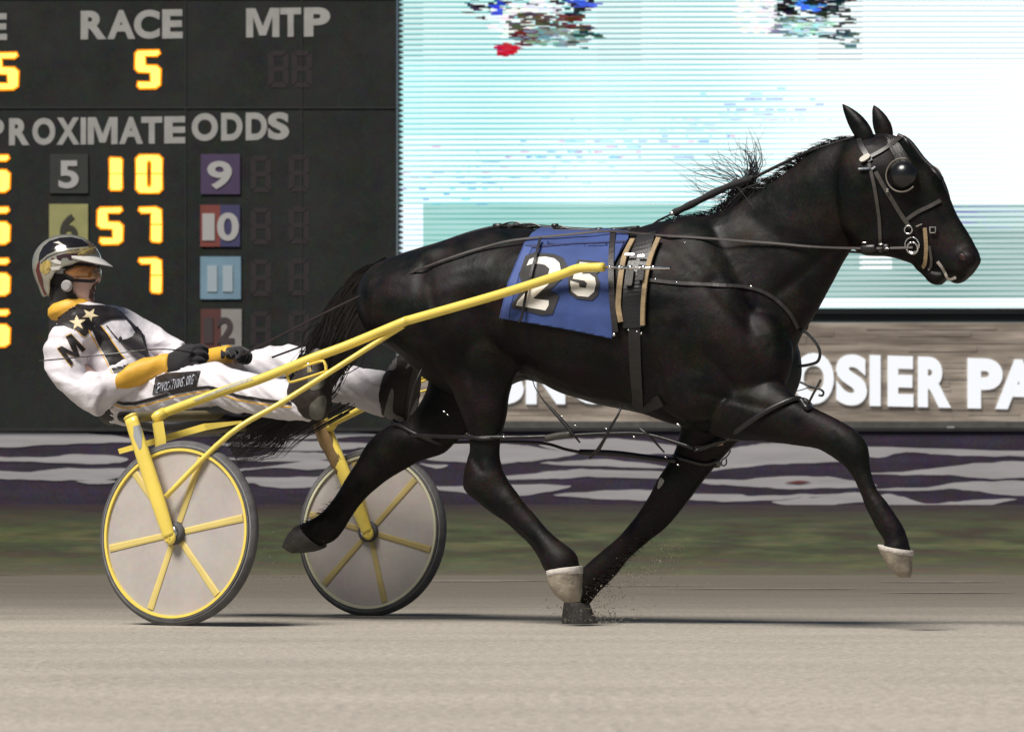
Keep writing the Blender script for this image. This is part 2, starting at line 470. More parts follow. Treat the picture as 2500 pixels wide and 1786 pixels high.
# ------------------------------------------------------------------ boards in the infield
BX, BY, T8 = (970 - 1250) * 45 / F, 45.0, math.tan(math.radians(8))
def PL(px, py, dd=0.0):
    k = (px - 1250) / F; t = (BY - dd + BX * T8) / (1 + k * T8)
    return Vector((k * t, t, CZ + (HZ - py) / F * t))
def PR(px, py, dd=0.0):
    k = (px - 1250) / F; t = (BY - dd - BX * T8) / (1 - k * T8)
    return Vector((k * t, t, CZ + (HZ - py) / F * t))
rect = lambda x0, y0, x1, y1: [(x0, y0), (x1, y0), (x1, y1), (x0, y1)]
TT = 'white painted letters'
M['board'] = mat('charcoal board panel', (.0098, .0120, .0102), .9, var=.2, vscale=1.2, rvar=.1)
mottle(M['board'], 40, .5, 6)
M['lettering'] = mat('painted lettering', (.33, .325, .31), .7, var=.08, vscale=6)
M['unlit'] = mat('unlit lamp segment', (.0230, .0165, .0180), .85)
M['amber'] = emit('amber lamp', (1.0, .68, .11), 2.3)
M['amber_glow'] = emit('amber glow outline', (1.0, .30, .012), 1.3)
sb = thing('scoreboard', 'dark tote board showing race number and approximate odds in amber digits', 'scoreboard')
bm = bmesh.new()
prism(bm, rect(-700, -900, 968, 1046), PL, 0, -1.2)
obj('panel', bm, M['board'], sb)
bm = bmesh.new()      # vertical seams and a lower skirt
for y in (-5, 262): prism(bm, rect(-700, y, 966, y + 3), PL, .012, .0)
for x in (452, 735): prism(bm, rect(x, -200, x + 2.5, 1040), PL, .010, .0)
obj('seam', bm, mat('seam', (.018, .02, .02), .8), sb)
def word(txt, xs_, top, bot, parent, fn=PL, m_=None, d0=.006, bold=.045):
    bm = bmesh.new()
    for ch, (a, b) in zip(txt, xs_):
        ta = top[0] + (top[1] - top[0]) * (a - xs_[0][0]) / (xs_[-1][1] - xs_[0][0]); tb = top[0] + (top[1] - top[0]) * (b - xs_[0][0]) / (xs_[-1][1] - xs_[0][0])
        ba = bot[0] + (bot[1] - bot[0]) * (a - xs_[0][0]) / (xs_[-1][1] - xs_[0][0]); bb = bot[0] + (bot[1] - bot[0]) * (b - xs_[0][0]) / (xs_[-1][1] - xs_[0][0])
        glyph(bm, ch, ((a, ta), (b, tb), (a, ba), (b, bb)), fn, d0, .002, .022 if ch == 'M' else bold)
    return obj('lettering', bm, m_ or M['lettering'], parent)
word('E', [(-30, 17)], (33, 33), (98, 98), sb)
word('RACE', [(197, 260), (262, 330), (327, 390), (396, 446)], (27, 23), (97, 94), sb)
word('MTP', [(601, 682), (684, 735), (742, 806)], (21, 18), (92, 89), sb)
word('APPROXIMATE', [(-150, -92), (-90, -42), (-38, 10), (22, 72), (79, 135), (138, 194), (197, 210), (214, 287), (291, 349), (345, 396), (401, 454)], (291, 284), (357, 350), sb)
word('ODDS', [(468, 532), (540, 592), (600, 652), (654, 706)], (277, 274), (345, 341), sb)
# plates with programme numbers
def plate(x0, y0, x1, y1, cols, txt, tq, tcol, bold=.03):
    bm = bmesh.new(); k = len(cols)
    for i in range(k):
        a = x0 + (x1 - x0) * i / k; b = x0 + (x1 - x0) * (i + 1) / k
        prism(bm, rect(a, y0, b, y1), PL, .02, .002, mi=i)
    p = obj('number_plate', bm, [mat('plate', rgb(*c), .7, var=.1, vscale=4) for c in cols], sb)
    bm = bmesh.new()
    for ch, q in zip(txt, tq): glyph(bm, ch, ((q[0], q[1]), (q[2], q[1]), (q[0], q[3]), (q[2], q[3])), PL, .03, .021, bold)
    obj('numeral', bm, mat('numeral', rgb(*tcol), .7), p)
LT = (168, 166, 164)
plate(122, 376, 215, 472, [(42, 44, 41)], '5', [(143, 392, 192, 460)], LT)
plate(120, 498, 215, 600, [(150, 148, 96)], '6', [(146, 522, 189, 590)], (48, 48, 36))
plate(120, 624, 215, 724, [(120, 60, 60)], '7', [(146, 645, 189, 705)], LT)
plate(120, 752, 215, 848, [(52, 46, 48)], '8', [(146, 770, 189, 832)], LT)
plate(490, 376, 586, 474, [(66, 50, 82)], '9', [(506, 393, 566, 462)], LT)
plate(489, 500, 586, 602, [(120, 56, 48), (56, 54, 92)], '10', [(494, 521, 524, 587), (530, 519, 583, 588)], LT)
plate(489, 626, 588, 730, [(112, 142, 160)], '11', [(506, 648, 530, 712), (544, 648, 568, 712)], (158, 172, 180))
plate(490, 754, 590, 852, [(84, 46, 42), (140, 136, 132)], '12', [(498, 775, 520, 838), (530, 774, 572, 838)], (62, 50, 52))
# seven-segment numerals
SEG = {'a': [(.08, 1), (.92, 1), (.74, .86), (.26, .86)], 'b': [(1, .95), (1, .54), (.9, .5), (.72, .58), (.72, .84)], 'c': [(1, .46), (1, .05), (.72, .16), (.72, .42), (.9, .5)],
       'd': [(.08, 0), (.92, 0), (.74, .14), (.26, .14)], 'e': [(0, .05), (0, .46), (.1, .5), (.28, .42), (.28, .16)], 'f': [(0, .95), (0, .54), (.1, .5), (.28, .58), (.28, .84)],
       'g': [(.12, .5), (.26, .57), (.74, .57), (.88, .5), (.74, .43), (.26, .43)]}
DIG = {'0': 'abcdef', '1': 'bc', '2': 'abged', '5': 'afgcd', '6': 'afgcde', '7': 'abc', '8': 'abcdefg'}
S5 = [(.93, 1), (.12, .985), (.03, .92), (.02, .52), (.14, .44), (.62, .42), (.64, .15), (.13, .155), (.11, .06), (.2, .0), (.82, .01), (.98, .09), (1, .49), (.86, .585), (.40, .60), (.38, .865), (.86, .87), (.97, .93)]
S7t = [(.03, .99), (.75, 1), (.97, .93), (1, .53), (.55, .53), (.56, .86), (.12, .86), (.0, .93)]
S7b = [(.55, .485), (1, .485), (.98, .03), (.9, 0), (.6, .02), (.55, .07)]
S1t = [(.05, 1), (.9, .98), (1, .93), (1, .52), (0, .52), (0, .96)]
S1b = [(0, .485), (1, .485), (1, .06), (.9, 0), (.1, .0), (0, .06)]
S0 = [[(.46, .52), (.46, .83), (.4, .88), (.38, .52)], ]
def offs(poly, cx, cy, s): return [(cx + (x - cx) * s[0], cy + (y - cy) * s[1]) for x, y in poly]
def digit(ch, x0, y0, x1, y1):
    polys = {'5': [S5], '7': [S7t, S7b], '1': [S1t, S1b],
             '0': [[(.02, .52), (.02, .9), (.14, .99), (.45, 1), (.47, .86), (.4, .8), (.40, .52)], [(.6, .52), (.6, .8), (.53, .86), (.55, 1), (.86, .99), (.98, .9), (.98, .52)],
                   [(.02, .485), (.4, .485), (.4, .2), (.47, .13), (.45, 0), (.14, .01), (.02, .1)], [(.98, .485), (.6, .485), (.6, .2), (.53, .13), (.55, 0), (.86, .01), (.98, .1)], [(.44, 1), (.56, 1), (.56, .87), (.44, .87)], [(.44, .13), (.56, .13), (.56, 0), (.44, 0)]]}[ch]
    bm = bmesh.new()
    sh = lambda p: [(x0 + (x1 - x0) * a - (y1 - y0) * 0, y1 - (y1 - y0) * b) for a, b in p]
    for p in polys:
        q = sh(p); cx = sum(a for a, b in q) / len(q); cy = sum(b for a, b in q) / len(q)
        # orange glow painted as a slightly larger emissive outline behind the bright core
        big = []
        n_ = len(q)
        area = sum(q[i][0] * q[(i + 1) % n_][1] - q[(i + 1) % n_][0] * q[i][1] for i in range(n_))
        sg = 1 if area > 0 else -1
        for i in range(n_):
            a, b, c = Vector(q[i - 1]), Vector(q[i]), Vector(q[(i + 1) % n_])
            e1 = (b - a).normalized(); e2 = (c - b).normalized()
            nn = (Vector((e1.y, -e1.x)) + Vector((e2.y, -e2.x))) * sg
            nn = nn.normalized() if nn.length > 1e-6 else Vector((0, 0))
            big.append(tuple(b + nn * 5.0))
        prism(bm, big, PL, .008, .002, mi=1)
        prism(bm, q, PL, .014, .009, mi=0)
    o = obj('lit_digit', bm, [M['amber'], M['amber_glow']], sb)
def dim(x0, y0, x1, y1):
    bm = bmesh.new()
    for k in 'abcdefg':
        prism(bm, [(x0 + (x1 - x0) * a, y1 - (y1 - y0) * b) for a, b in SEG[k]], PL, .004, .002)
    obj('unlit_digit', bm, M['unlit'], sb)
digit('5', -22, 130, 44, 218); digit('5', 330, 124, 391, 215)
digit('1', 269, 386, 297, 463); digit('0', 332, 379, 396, 470)
digit('5', 238, 507, 299, 595); digit('7', 340, 507, 394, 590); digit('7', 340, 631, 394, 714)
for y in (380, 507, 632, 757): digit('5', -40, y, 23, y + 88)
for (x, y) in ((655, 124), (712, 124), (612, 380), (705, 378), (612, 507), (705, 505), (612, 633), (705, 631), (612, 760), (705, 758)): dim(x, y, x + 50, y + 90)

# video screen
vs = thing('video_screen', 'huge bright cyan white video screen behind the black horse', 'video screen')
bm = bmesh.new()
prism(bm, rect(971, -900, 3600, 786), PR, 0, -1.2)
obj('screen_frame', bm, mat('screen frame', (.035, .037, .038), .6, var=.2, vscale=2), vs)
bm = bmesh.new()
prism(bm, rect(971, 757, 3600, 766), PR, .05, .002)
obj('frame_trim', bm, mat('screen trim', (.012, .012, .014), .5), vs)
def lerp(a, b, t): return tuple(x + (y - x) * t for x, y in zip(a, b))
rnd = random.Random(3)
blobs = []
for (cx, cy, rx, ry, col, n_) in ((1230, 18, 95, 34, (20, 20, 24), 34), (1400, 22, 60, 34, (25, 22, 30), 22), (1250, 52, 55, 44, (250, 255, 255), 70), (1330, 22, 40, 28, (250, 255, 255), 30),
                                  (1300, 62, 62, 34, (80, 70, 62), 60), (1400, 60, 36, 30, (92, 50, 42), 26), (1238, 120, 24, 16, (190, 25, 50), 22), (1290, 92, 40, 20, (95, 25, 42), 22),
                                  (1350, 92, 90, 20, (120, 150, 146), 34), (1430, 95, 34, 30, (40, 60, 62), 12), (1215, 15, 12, 30, (50, 80, 220), 8), (1420, 8, 40, 10, (60, 90, 220), 8),
                                  (1940, 24, 75, 30, (22, 22, 26), 44), (2030, 52, 55, 46, (26, 32, 34), 34), (1850, 40, 52, 52, (250, 255, 255), 70), (1930, 70, 44, 26, (110, 140, 136), 26),
                                  (1985, 12, 34, 16, (70, 130, 240), 20), (2070, 92, 24, 24, (70, 90, 90), 10), (1980, 66, 60, 22, (190, 235, 230), 26), (2020, 4, 70, 8, (20, 20, 26), 16)):
    for _ in range(int(n_ * 1.5)):
        a = rnd.uniform(0, 6.283); r = rnd.random() ** .5
        blobs.append((cx + rx * r * math.cos(a), cy + ry * r * math.sin(a), rnd.uniform(5, 15), rnd.uniform(2.2, 4.2), tuple(min(255, max(0, v_ + rnd.randint(-22, 22))) for v_ in col)))
specks = []
for _ in range(170):
    t = rnd.random(); x = 990 + t * 1000 + rnd.gauss(0, 40); y = 440 - 190 * t + rnd.gauss(0, 34)
    y = round(y / 12.9) * 12.9 + 9.5
    specks.append((x, y, rnd.uniform(3, 15), rnd.choice(((60, 140, 240), (40, 190, 225), (225, 120, 190), (60, 110, 215), (90, 210, 235)))))
def screen_rows():
    y = -160.0; out = []
    while y < 752:
        out.append(y); y += 3.225 / 1.5
    out.append(752); return out
rows = screen_rows()
xsr = [0, 6, 12, 18, 26, 36, 48, 60] + [60 + 7.2 * i for i in range(1, 205)] + [1620, 1800, 2600]
def tooth(y):
    f = (y / 12.9) % 1.0
    return (abs(f - .42) / .58 if f > .42 else (.42 - f) / .42) * 15
sr = [(blobs_, 0) for blobs_ in ()]
def colour(x, y):
    f = ((y + .004 * x) / 12.9) % 1.0
    s = smoothstep(1000, 2350, x + (250 - y) * .6)
    line = smoothstep(.62, .74, f) * (1 - smoothstep(.86, .98, f))
    if y < 497:
        base = lerp((205, 246, 246) if y < 330 else (232, 254, 255), (255, 255, 255), s)
        base = lerp(base, lerp((196, 232, 228), (250, 255, 255), s), 1 - smoothstep(60, 200, y))
        lc = lerp((86, 190, 196), (196, 240, 243), smoothstep(1500, 2300, x))
        c = lerp(base, lc, line * (.85 - .2 * smoothstep(1700, 2300, x)))
        if f < .3 : c = lerp(c, (255, 255, 255), .55)
    elif y < 727:
        base = lerp((164, 208, 203), (176, 198, 195), smoothstep(1500, 2200, x)); 
        lc = lerp((96, 172, 164), (62, 118, 112), smoothstep(1700, 2200, x))
        if y < 560 and x > 1700: base = lerp(base, (225, 250, 250), .6 * smoothstep(560, 505, y) if False else .5)
        c = lerp(base, lc, line)
        wob = noise.noise(Vector((x * .004, y * .35, 2)))
        c = lerp(c, (225, 245, 245), max(0, wob) * .5)
        if 500 < y < 560 and x > 2150 and line > .5 and noise.noise(Vector((x * .01, y, 9))) > 0: c = lerp(c, (110, 80, 200), .6)
        if x < 1030: c = lerp((250, 255, 255), (120, 190, 225), line * .8)
        if 625 < y < 660 and 2100 < x < 2180 and f < .55: c = (250, 255, 255)
    else:
        c = lerp((252, 255, 255), (170, 240, 236), line * .7)
    return c
from collections import defaultdict
bucket = defaultdict(list)
for b_ in blobs:
    for k in range(int((b_[1] - 6) // 6), int((b_[1] + 6) // 6) + 1): bucket[k].append(b_)
sb_ = defaultdict(list)
for s_ in specks: sb_[int(round(s_[1]))].append(s_)
verts = []; faces = []; cols = []
for j, y in enumerate(rows):
    x0 = 973 + tooth(y)
    for i, dx in enumerate(xsr):
        x = (x0 + (dx) * (60 - (x0 - 973)) / 60) if dx <= 60 else 973 + dx
        verts.append(PR(x, y, .03))
nx = len(xsr)
for j in range(len(rows) - 1):
    ym = (rows[j] + rows[j + 1]) / 2
    for i in range(nx - 1):
        faces.append((j * nx + i, j * nx + i + 1, (j + 1) * nx + i + 1, (j + 1) * nx + i))
        xm = 973 + (xsr[i] + xsr[i + 1]) / 2
        c = colour(xm, ym)
        if ym < 150:
            for b_ in bucket[int(ym // 6)]:
                if abs(xm - b_[0] - (ym - b_[1]) * .8) < b_[2] and abs(ym - b_[1]) < b_[3]: c = lerp(c, b_[4], .85)
            if f'{0}' and ((ym + .004 * xm) / 12.9) % 1.0 > .8: c = lerp(c, (40, 60, 70), .25)
        elif 180 < ym < 500:
            for dy_ in (-1, 0, 1):
                for s_ in sb_.get(int(round(ym)) + dy_, ()):
                    if abs(xm - s_[0]) < s_[2]: c = lerp(c, s_[3], .42)
        cols.append(s2l(tuple(v / 255 for v in c)))
me = bpy.data.meshes.new('display'); me.from_pydata(verts, [], faces)
ca = me.color_attributes.new('pic', 'FLOAT_COLOR', 'CORNER')
flat = []
for c in cols: flat.extend((*c, 1) * 4)
ca.data.foreach_set('color', flat)
m = emit('lit screen', (1, 1, 1), 1.13)
at = m.node_tree.nodes.new('ShaderNodeAttribute'); at.attribute_name = 'pic'
m.node_tree.links.new(at.outputs['Color'], m.node_tree.nodes['Emission'].inputs[0])
me.materials.append(m); link(bpy.data.objects.new('display', me), vs)

# stone base with lit letters
def stone_material():
    m = bpy.data.materials.new('ledge stone'); m.use_nodes = True
    n = m.node_tree.nodes; L = m.node_tree.links; b = n['Principled BSDF']; b.inputs['Roughness'].default_value = .9
    tc = n.new('ShaderNodeTexCoord'); mp = n.new('ShaderNodeMapping'); mp.inputs['Scale'].default_value = (.55, .55, 5.5); L.new(tc.outputs['Object'], mp.inputs[0])
    a = n.new('ShaderNodeTexNoise'); a.inputs['Scale'].default_value = 1.6; a.inputs['Detail'].default_value = 6; L.new(mp.outputs[0], a.inputs[0])
    r = n.new('ShaderNodeValToRGB'); L.new(a.outputs[0], r.inputs[0]); e = r.color_ramp.elements
    e[0].position = .33; e[0].color = (.23, .185, .15, 1); e[1].position = .68; e[1].color = (.58, .50, .42, 1)
    x = e.new(.5); x.color = (.38, .32, .26, 1)
    L.new(r.outputs[0], b.inputs['Base Color']); return m
st = thing('stone_sign_wall', 'brown ledge stone wall carrying glowing white capital letters under the screen', 'sign wall')
bm = bmesh.new(); prism(bm, rect(972, 788, 3600, 1043), PR, .02, -1.0)
obj('stone_wall', bm, stone_material(), st)
bm = bmesh.new()
rs = random.Random(5); y = 790
while y < 1035:
    hgt = rs.uniform(9, 20); x = 975 + rs.uniform(0, 90)
    while x < 2620:
        wd = rs.uniform(50, 190)
        if rs.random() < .55: prism(bm, rect(x, y + 1, x + wd - 3, min(y + hgt - 1.5, 1041)), PR, .0215 + rs.uniform(.001, .005), .0205)
        x += wd
    y += hgt
obj('stone_course', bm, stone_material(), st)
M['letter'] = emit('glowing letter', (.95, .97, 1.0), 1.0)
HOO = [('O', 1937, 2036), ('S', 2041, 2117), ('I', 2123, 2150), ('E', 2167, 2230), ('R', 2241, 2322), ('P', 2362, 2448), ('A', 2430, 2545), ('R', 2560, 2640), ('K', 2650, 2730),
       ('O', 1830, 1930), ('O', 1390, 1505), ('N', 1284, 1380), ('S', 1186, 1279), ('H', 1738, 1820)]
for ch, a, b in HOO:
    tl = 861 + max(0, a - 1950) * .03; bl = 986 + max(0, a - 1950) * .024
    bm = bmesh.new()
    k = (b - a)
    glyph(bm, ch, ((a, tl), (b, tl + (.03 * k if a > 1950 else 0)), (a, bl), (b, bl + (.024 * k if a > 1950 else 0))), PR, .045, .022, .055)
    obj('letter', bm, M['letter'], st)
bm = bmesh.new(); prism(bm, rect(965, 1028, 3600, 1044), PR, .25, -.3); prism(bm, rect(965, 1044, 3600, 1068), PR, .16, -.3, mi=1)
obj('coping', bm, [mat('grey ledge', (.11, .11, .10), .8, var=.2), mat('dark ledge', (.018, .018, .017), .8, var=.3)], st)
bm = bmesh.new(); prism(bm, rect(2312, 1040, 2330, 1058), PR, .42, .27)
obj('lamp', bm, mat('small white fitting', (.5, .5, .5), .5), st)  # small white marker sign on the ledge, gives no light

# striped banner in front of the boards
YB = 42.0
def PB(px, py, dd=0.0):
    t = YB - dd; return Vector(((px - 1250) / F * t, t, CZ + (HZ - py) / F * t))
bn = thing('banner', 'long low banner of purple and white wavy streaks below the boards', 'banner')
bm = bmesh.new(); prism(bm, rect(-1500, 1052, 4500, 1250), PB, 0, -.05)
LENS = [
 [(1760,1100),(1800,1092),(1855,1084),(1911,1080),(1992,1092),(2051,1121),(1966,1129),(1874,1134),(1800,1141),(1742,1147)],
 [(2114,1090),(2500,1100),(2700,1104),(2500,1113),(2317,1110),(2243,1104),(2188,1106),(2132,1117)],
 [(2155,1156),(2225,1149),(2354,1134),(2500,1125),(2640,1140),(2500,1165),(2391,1166),(2317,1160),(2206,1158)],
 [(1700,1168),(1800,1171),(1874,1164),(1985,1162),(2088,1171),(2092,1184),(2022,1191),(1892,1191),(1800,1184),(1730,1180)],
 [(2151,1191),(2243,1189),(2354,1176),(2500,1173),(2620,1190),(2500,1209),(2391,1199),(2317,1193),(2243,1197),(2188,1197)],
 [(2162,1206),(2206,1212),(2262,1228),(2354,1223),(2446,1217),(2391,1236),(2317,1245),(2243,1247),(2188,1243),(2160,1225)],
 [(1911,1225),(1985,1213),(2103,1202),(2110,1221),(2059,1228),(1985,1236)],
 [(1680,1206),(1800,1206),(1837,1211),(1948,1206),(2007,1206),(1929,1217),(1837,1223),(1700,1222)],
 [(2443,1247),(2500,1232),(2600,1236),(2600,1249),(2500,1249),(2458,1249)],
 [(1150,1083),(1222,1081),(1287,1088),(1352,1098),(1378,1107),(1330,1120),(1266,1128),(1150,1128)],
 [(1352,1085),(1395,1070),(1438,1071),(1524,1072),(1645,1094),(1640,1108),(1524,1106),(1416,1107)],
 [(1352,1131),(1438,1121),(1524,1124),(1610,1141),(1481,1138)],
 [(1231,1165),(1309,1154),(1395,1146),(1481,1147),(1630,1152),(1626,1167),(1481,1164),(1352,1167),(1266,1171)],
 [(1076,1189),(1132,1185),(1235,1184),(1356,1184),(1330,1202),(1240,1208),(1140,1203)],
 [(1382,1206),(1481,1197),(1593,1195),(1600,1219),(1481,1218),(1416,1213)],
 [(1020,1105),(1090,1085),(1150,1083),(1152,1124),(1050,1122)],
 [(1000,1060),(1060,1052),(1130,1056),(1140,1066),(1060,1070)],
 [(1036,1133),(1080,1134),(1070,1142)],
 [(500,1118),(600,1117),(674,1103),(785,1105),(830,1112),(711,1125),(600,1123)],
 [(480,1145),(600,1143),(674,1136),(766,1121),(800,1135),(766,1147),(674,1142),(560,1150)],
 [(530,1168),(674,1165),(790,1166),(760,1188),(655,1188),(610,1180),(560,1186)],
 [(560,1060),(680,1050),(840,1052),(880,1062),(760,1070),(640,1072)],
 [(560,1082),(700,1076),(860,1080),(900,1090),(700,1092)],
 [(-60,1056),(161,1056),(272,1063),(308,1074),(253,1081),(161,1083),(0,1092),(-60,1092)],
 [(-60,1110),(90,1117),(190,1108),(270,1118),(262,1132),(120,1128),(0,1124)],
 [(-60,1150),(60,1150),(140,1143),(280,1145),(272,1168),(150,1172),(0,1168)],
 [(200,1175),(260,1170),(268,1175),(240,1182)],
 [(700,1098),(780,1090),(850,1092),(800,1100)],
]
LENS += [[(2560 + 190 * k, 1080 + 40 * (k % 4)), (2660 + 190 * k, 1070 + 40 * (k % 4)), (2740 + 190 * k, 1082 + 40 * (k % 4)), (2650 + 190 * k, 1096 + 40 * (k % 4))] for k in range(8)]
LENS += [[(-160 - 190 * k, 1080 + 40 * (k % 4)), (-260 - 190 * k, 1070 + 40 * (k % 4)), (-340 - 190 * k, 1082 + 40 * (k % 4)), (-250 - 190 * k, 1096 + 40 * (k % 4))] for k in range(6)]
def taper(L_):
    a = min(range(len(L_)), key=lambda i: L_[i][0]); b = max(range(len(L_)), key=lambda i: L_[i][0]); w_ = L_[b][0] - L_[a][0]
    o_ = []
    for i, (x, y) in enumerate(L_): o_.append((x - .10 * w_ - 8 if i == a else x + .10 * w_ + 8 if i == b else x, y))
    return o_
def wob(P): return [(x, y + 3.0 * noise.noise(Vector((x * .02, y * .03, 5))) + 1.6 * noise.noise(Vector((x * .07, y * .05, 2)))) for x, y in P]
for i, L_ in enumerate(LENS): prism(bm, wob(densepoly(taper(L_), 6)), PB, .002 + .0002 * i, .001, mi=1)
obj('printed_sheet', bm, [mottle(mat('purple banner', (.033, .022, .043), .75, var=.35, vscale=3, stretch=(.3, 1, 3)), 24, .3, 5), mat('white banner streak', (.42, .405, .41), .8, var=.14, vscale=3, stretch=(.3, 1, 3))], bn)
bm = bmesh.new(); prism(bm, [(1915, 1177), (1950, 1172), (1980, 1175), (1950, 1180)], PB, .0125, .0105)
obj('red_mark', bm, mat('red mark', (.16, .04, .04), .8), bn)
bm = bmesh.new(); prism(bm, rect(-1500, 1044, 4500, 1052), PB, .03, -.08)
obj('top_rail', bm, mat('banner rail', (.02, .02, .02), .7, var=.3), bn)
# ------------------------------------------------------------------ sulky
sk = thing('sulky', 'yellow two wheeled racing cart hitched to the black horse', 'racing sulky')
def lathe(bm, c, n, e1, e2, prof, seg=72, mi=0):
    rv = []
    for k in range(seg):
        t = 2 * math.pi * k / seg; r_ = e1 * math.cos(t) + e2 * math.sin(t)
        rv.append([bm.verts.new(c + r_ * r + n * v) for r, v in prof])
    for k in range(seg):
        a, b = rv[k], rv[(k + 1) % seg]
        for i in range(len(prof) - 1):
            f = bm.faces.new((a[i], a[i + 1], b[i + 1], b[i])); f.material_index = mi
    return rv
def wheel(hub, cam_, spoke0, ringm, spokem):
    n = (l - UP * cam_).normalized(); e1 = (h - n * h.dot(n)).normalized(); e2 = n.cross(e1)
    if e2.z < 0: e2 = -e2
    c = hub
    bm = bmesh.new()
    prof = [(.327, -.021), (.338, -.023), (.348, -.017), (.354, -.006), (.355, .004), (.351, .015), (.341, .022), (.327, .021)]
    lathe(bm, c, n, e1, e2, prof)
    root = obj('wheel', bm, M['sidewall'], sk, smooth=True)
    bm = bmesh.new(); lathe(bm, c, n, e1, e2, [(.340, -.0235), (.352, -.0155), (.3565, 0), (.353, .013), (.341, .023)]); obj('tyre', bm, M['rubber'], root, smooth=True)
    bm = bmesh.new(); lathe(bm, c, n, e1, e2, [(.3255, -.020), (.3265, -.0275), (.3325, -.0275), (.334, -.020)]); obj('rim', bm, M['rubber'], root)
    bm = bmesh.new(); lathe(bm, c, n, e1, e2, [(.3135, -.018), (.3145, -.0285), (.3245, -.0285), (.3255, -.018)]); obj('rim_stripe', bm, ringm, root)
    bm = bmesh.new(); lathe(bm, c, n, e1, e2, [(.030, -.0185), (.318, -.0182)], seg=96)
    lathe(bm, c, n, e1, e2, [(.318, .0182), (.030, .0185)], seg=96); obj('wheel_disc', bm, M['disc'], root, smooth=True)
    bm = bmesh.new()
    for k in range(6):
        t = math.radians(spoke0 + 60 * k); r_ = e1 * math.cos(t) + e2 * math.sin(t); s_ = e1 * -math.sin(t) + e2 * math.cos(t)
        bm2 = bmesh.new(); rr = []
        for r0, wd in ((.045, .012), (.15, .0125), (.306, .0145)):
            rr.append([c + r_ * r0 + s_ * wd - n * .0215, c + r_ * r0 + s_ * (wd * .55) - n * .0235, c + r_ * r0 - s_ * (wd * .55) - n * .0235, c + r_ * r0 - s_ * wd - n * .0215,
                       c + r_ * r0 - s_ * wd - n * .016, c + r_ * r0 + s_ * wd - n * .016])
        loft(bm2, rr); obj('spoke', bm2, spokem, root)
    bm.free()
    bm = bmesh.new(); lathe(bm, c, n, e1, e2, [(.0, -.052), (.026, -.052), (.034, -.044), (.044, -.040), (.044, -.024), (.036, -.020)], seg=40)
    hb = obj('hub', bm, M['rubber'], root, smooth=True)
    bm = bmesh.new(); lathe(bm, c, n, e1, e2, [(.0, -.056), (.022, -.056), (.031, -.047), (.026, -.044)], seg=40); obj('hub_cap', bm, M['steel'], hb, smooth=True)
    return n, e1, e2
hubN = W(436, 1302, 0); hubF = W(908, 1298, 1.46)
wheel(hubN, .085, 11, M['yellow'], M['spoke'])
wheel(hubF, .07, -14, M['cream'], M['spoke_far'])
# forks
def fork(top, bot, far):
    bm = bmesh.new()
    pts = smooth3([top, top.lerp(bot, .3), top.lerp(bot, .62), top.lerp(bot, .85), bot], 4)
    k = len(pts); rr = []
    for i in range(k):
        t = i / (k - 1); rr.append(.0285 + .004 * math.sin(t * math.pi) - .004 * t * t)
    tube(bm, pts, rr, 18, flat=.62, ref=l)
    o = obj('fork', bm, M['yellow'], sk, smooth=True)
    bm = bmesh.new()
    ax = (bot - top).normalized(); n = l
    blob(bm, bot, ax, .030, n, .012, ax.cross(n), .0265, 20, 10)
    for (a, b) in ((.006, .004), (-.010, -.008), (.012, -.011)):
        blob(bm, bot + ax * a + ax.cross(n) * b - n * .012, n, .003, ax, .0035, ax.cross(n), .0035, 8, 6)
    obj('drop_out', bm, M['yellow'], o, smooth=True)
    bm = bmesh.new()
    blob(bm, top - ax * .002, ax, .010, n, .021, ax.cross(n), .031, 20, 8)
    obj('end_cap', bm, M['yellow'], o, smooth=True)
    return o
ftop = W(319, 1018, -.055); fbot = W(414, 1310, -.062)
fk = fork(ftop, fbot, 0)
offs_ = l * 1.46 + (hubF - hubN - l * (hubF - hubN).dot(l))
ff = fork(W(778, 1005, 1.40), W(898, 1300, 1.40), 1)
bm = bmesh.new(); tube(bm, smooth3([W(772, 985, 1.40), W(783, 1030, 1.40), W(802, 1080, 1.40), W(826, 1130, 1.40), W(836, 1150, 1.40)], 4), [.036] * 5 + [.041] * 4 + [.036] * 4 + [.030] * 4, 16, flat=.6, ref=l)
disp(bm, lambda p, n: .002 * noise.noise(p * 30)); obj('fork_wrap', bm, mat('muddy tape', (.20, .125, .05), .85, var=.35, vscale=14), ff, smooth=True)
# chrome sticker patch on the near fork
bm = bmesh.new(); t_ = bvh(fk)
decal_bm(bm, t_, [(326, 1040), (342, 1036), (347, 1062), (346, 1092), (340, 1098), (326, 1066)], .0012, -.06, 3)
obj('silver_decal', bm, mat('silver foil', (.62, .62, .60), .3, metal=.6), fk)
# shafts
def both(name, fnb, m, smooth=True, far=True):
    bm = bmesh.new(); fnb(bm)
    o = obj(name, bm, m, sk, smooth)
    if far:
        me = o.data.copy()
        for v in me.vertices: v.co = mir(v.co)
        me.flip_normals()
        o2 = bpy.data.objects.new(name, me); link(o2, sk)
    return o
SH = [(394, 1010, .10), (537, 957, .15), (630, 927, .19), (760, 875, .24), (850, 842, .28), (985, 786, .325), (1007, 779, .33), (1217, 719, .36), (1365, 672, .372), (1398, 659, .373), (1421, 654, .373), (1474, 652, .373)]
def shaft_path(): return smooth3([W(*p) for p in SH], 5)
def f_(bm):
    p = shaft_path(); tube(bm, p, [.0185 - .0015 * (i / len(p)) for i in range(len(p))], 14)
shaft_o = both('shaft', f_, M['yellow'])
both('brace', lambda bm: tube(bm, smooth3([W(985, 795, .33), W(930, 829, .31), W(700, 975, .15), W(560, 1060, .03), W(405, 1212, -.06)], 5), .0105, 10), M['yellow'])
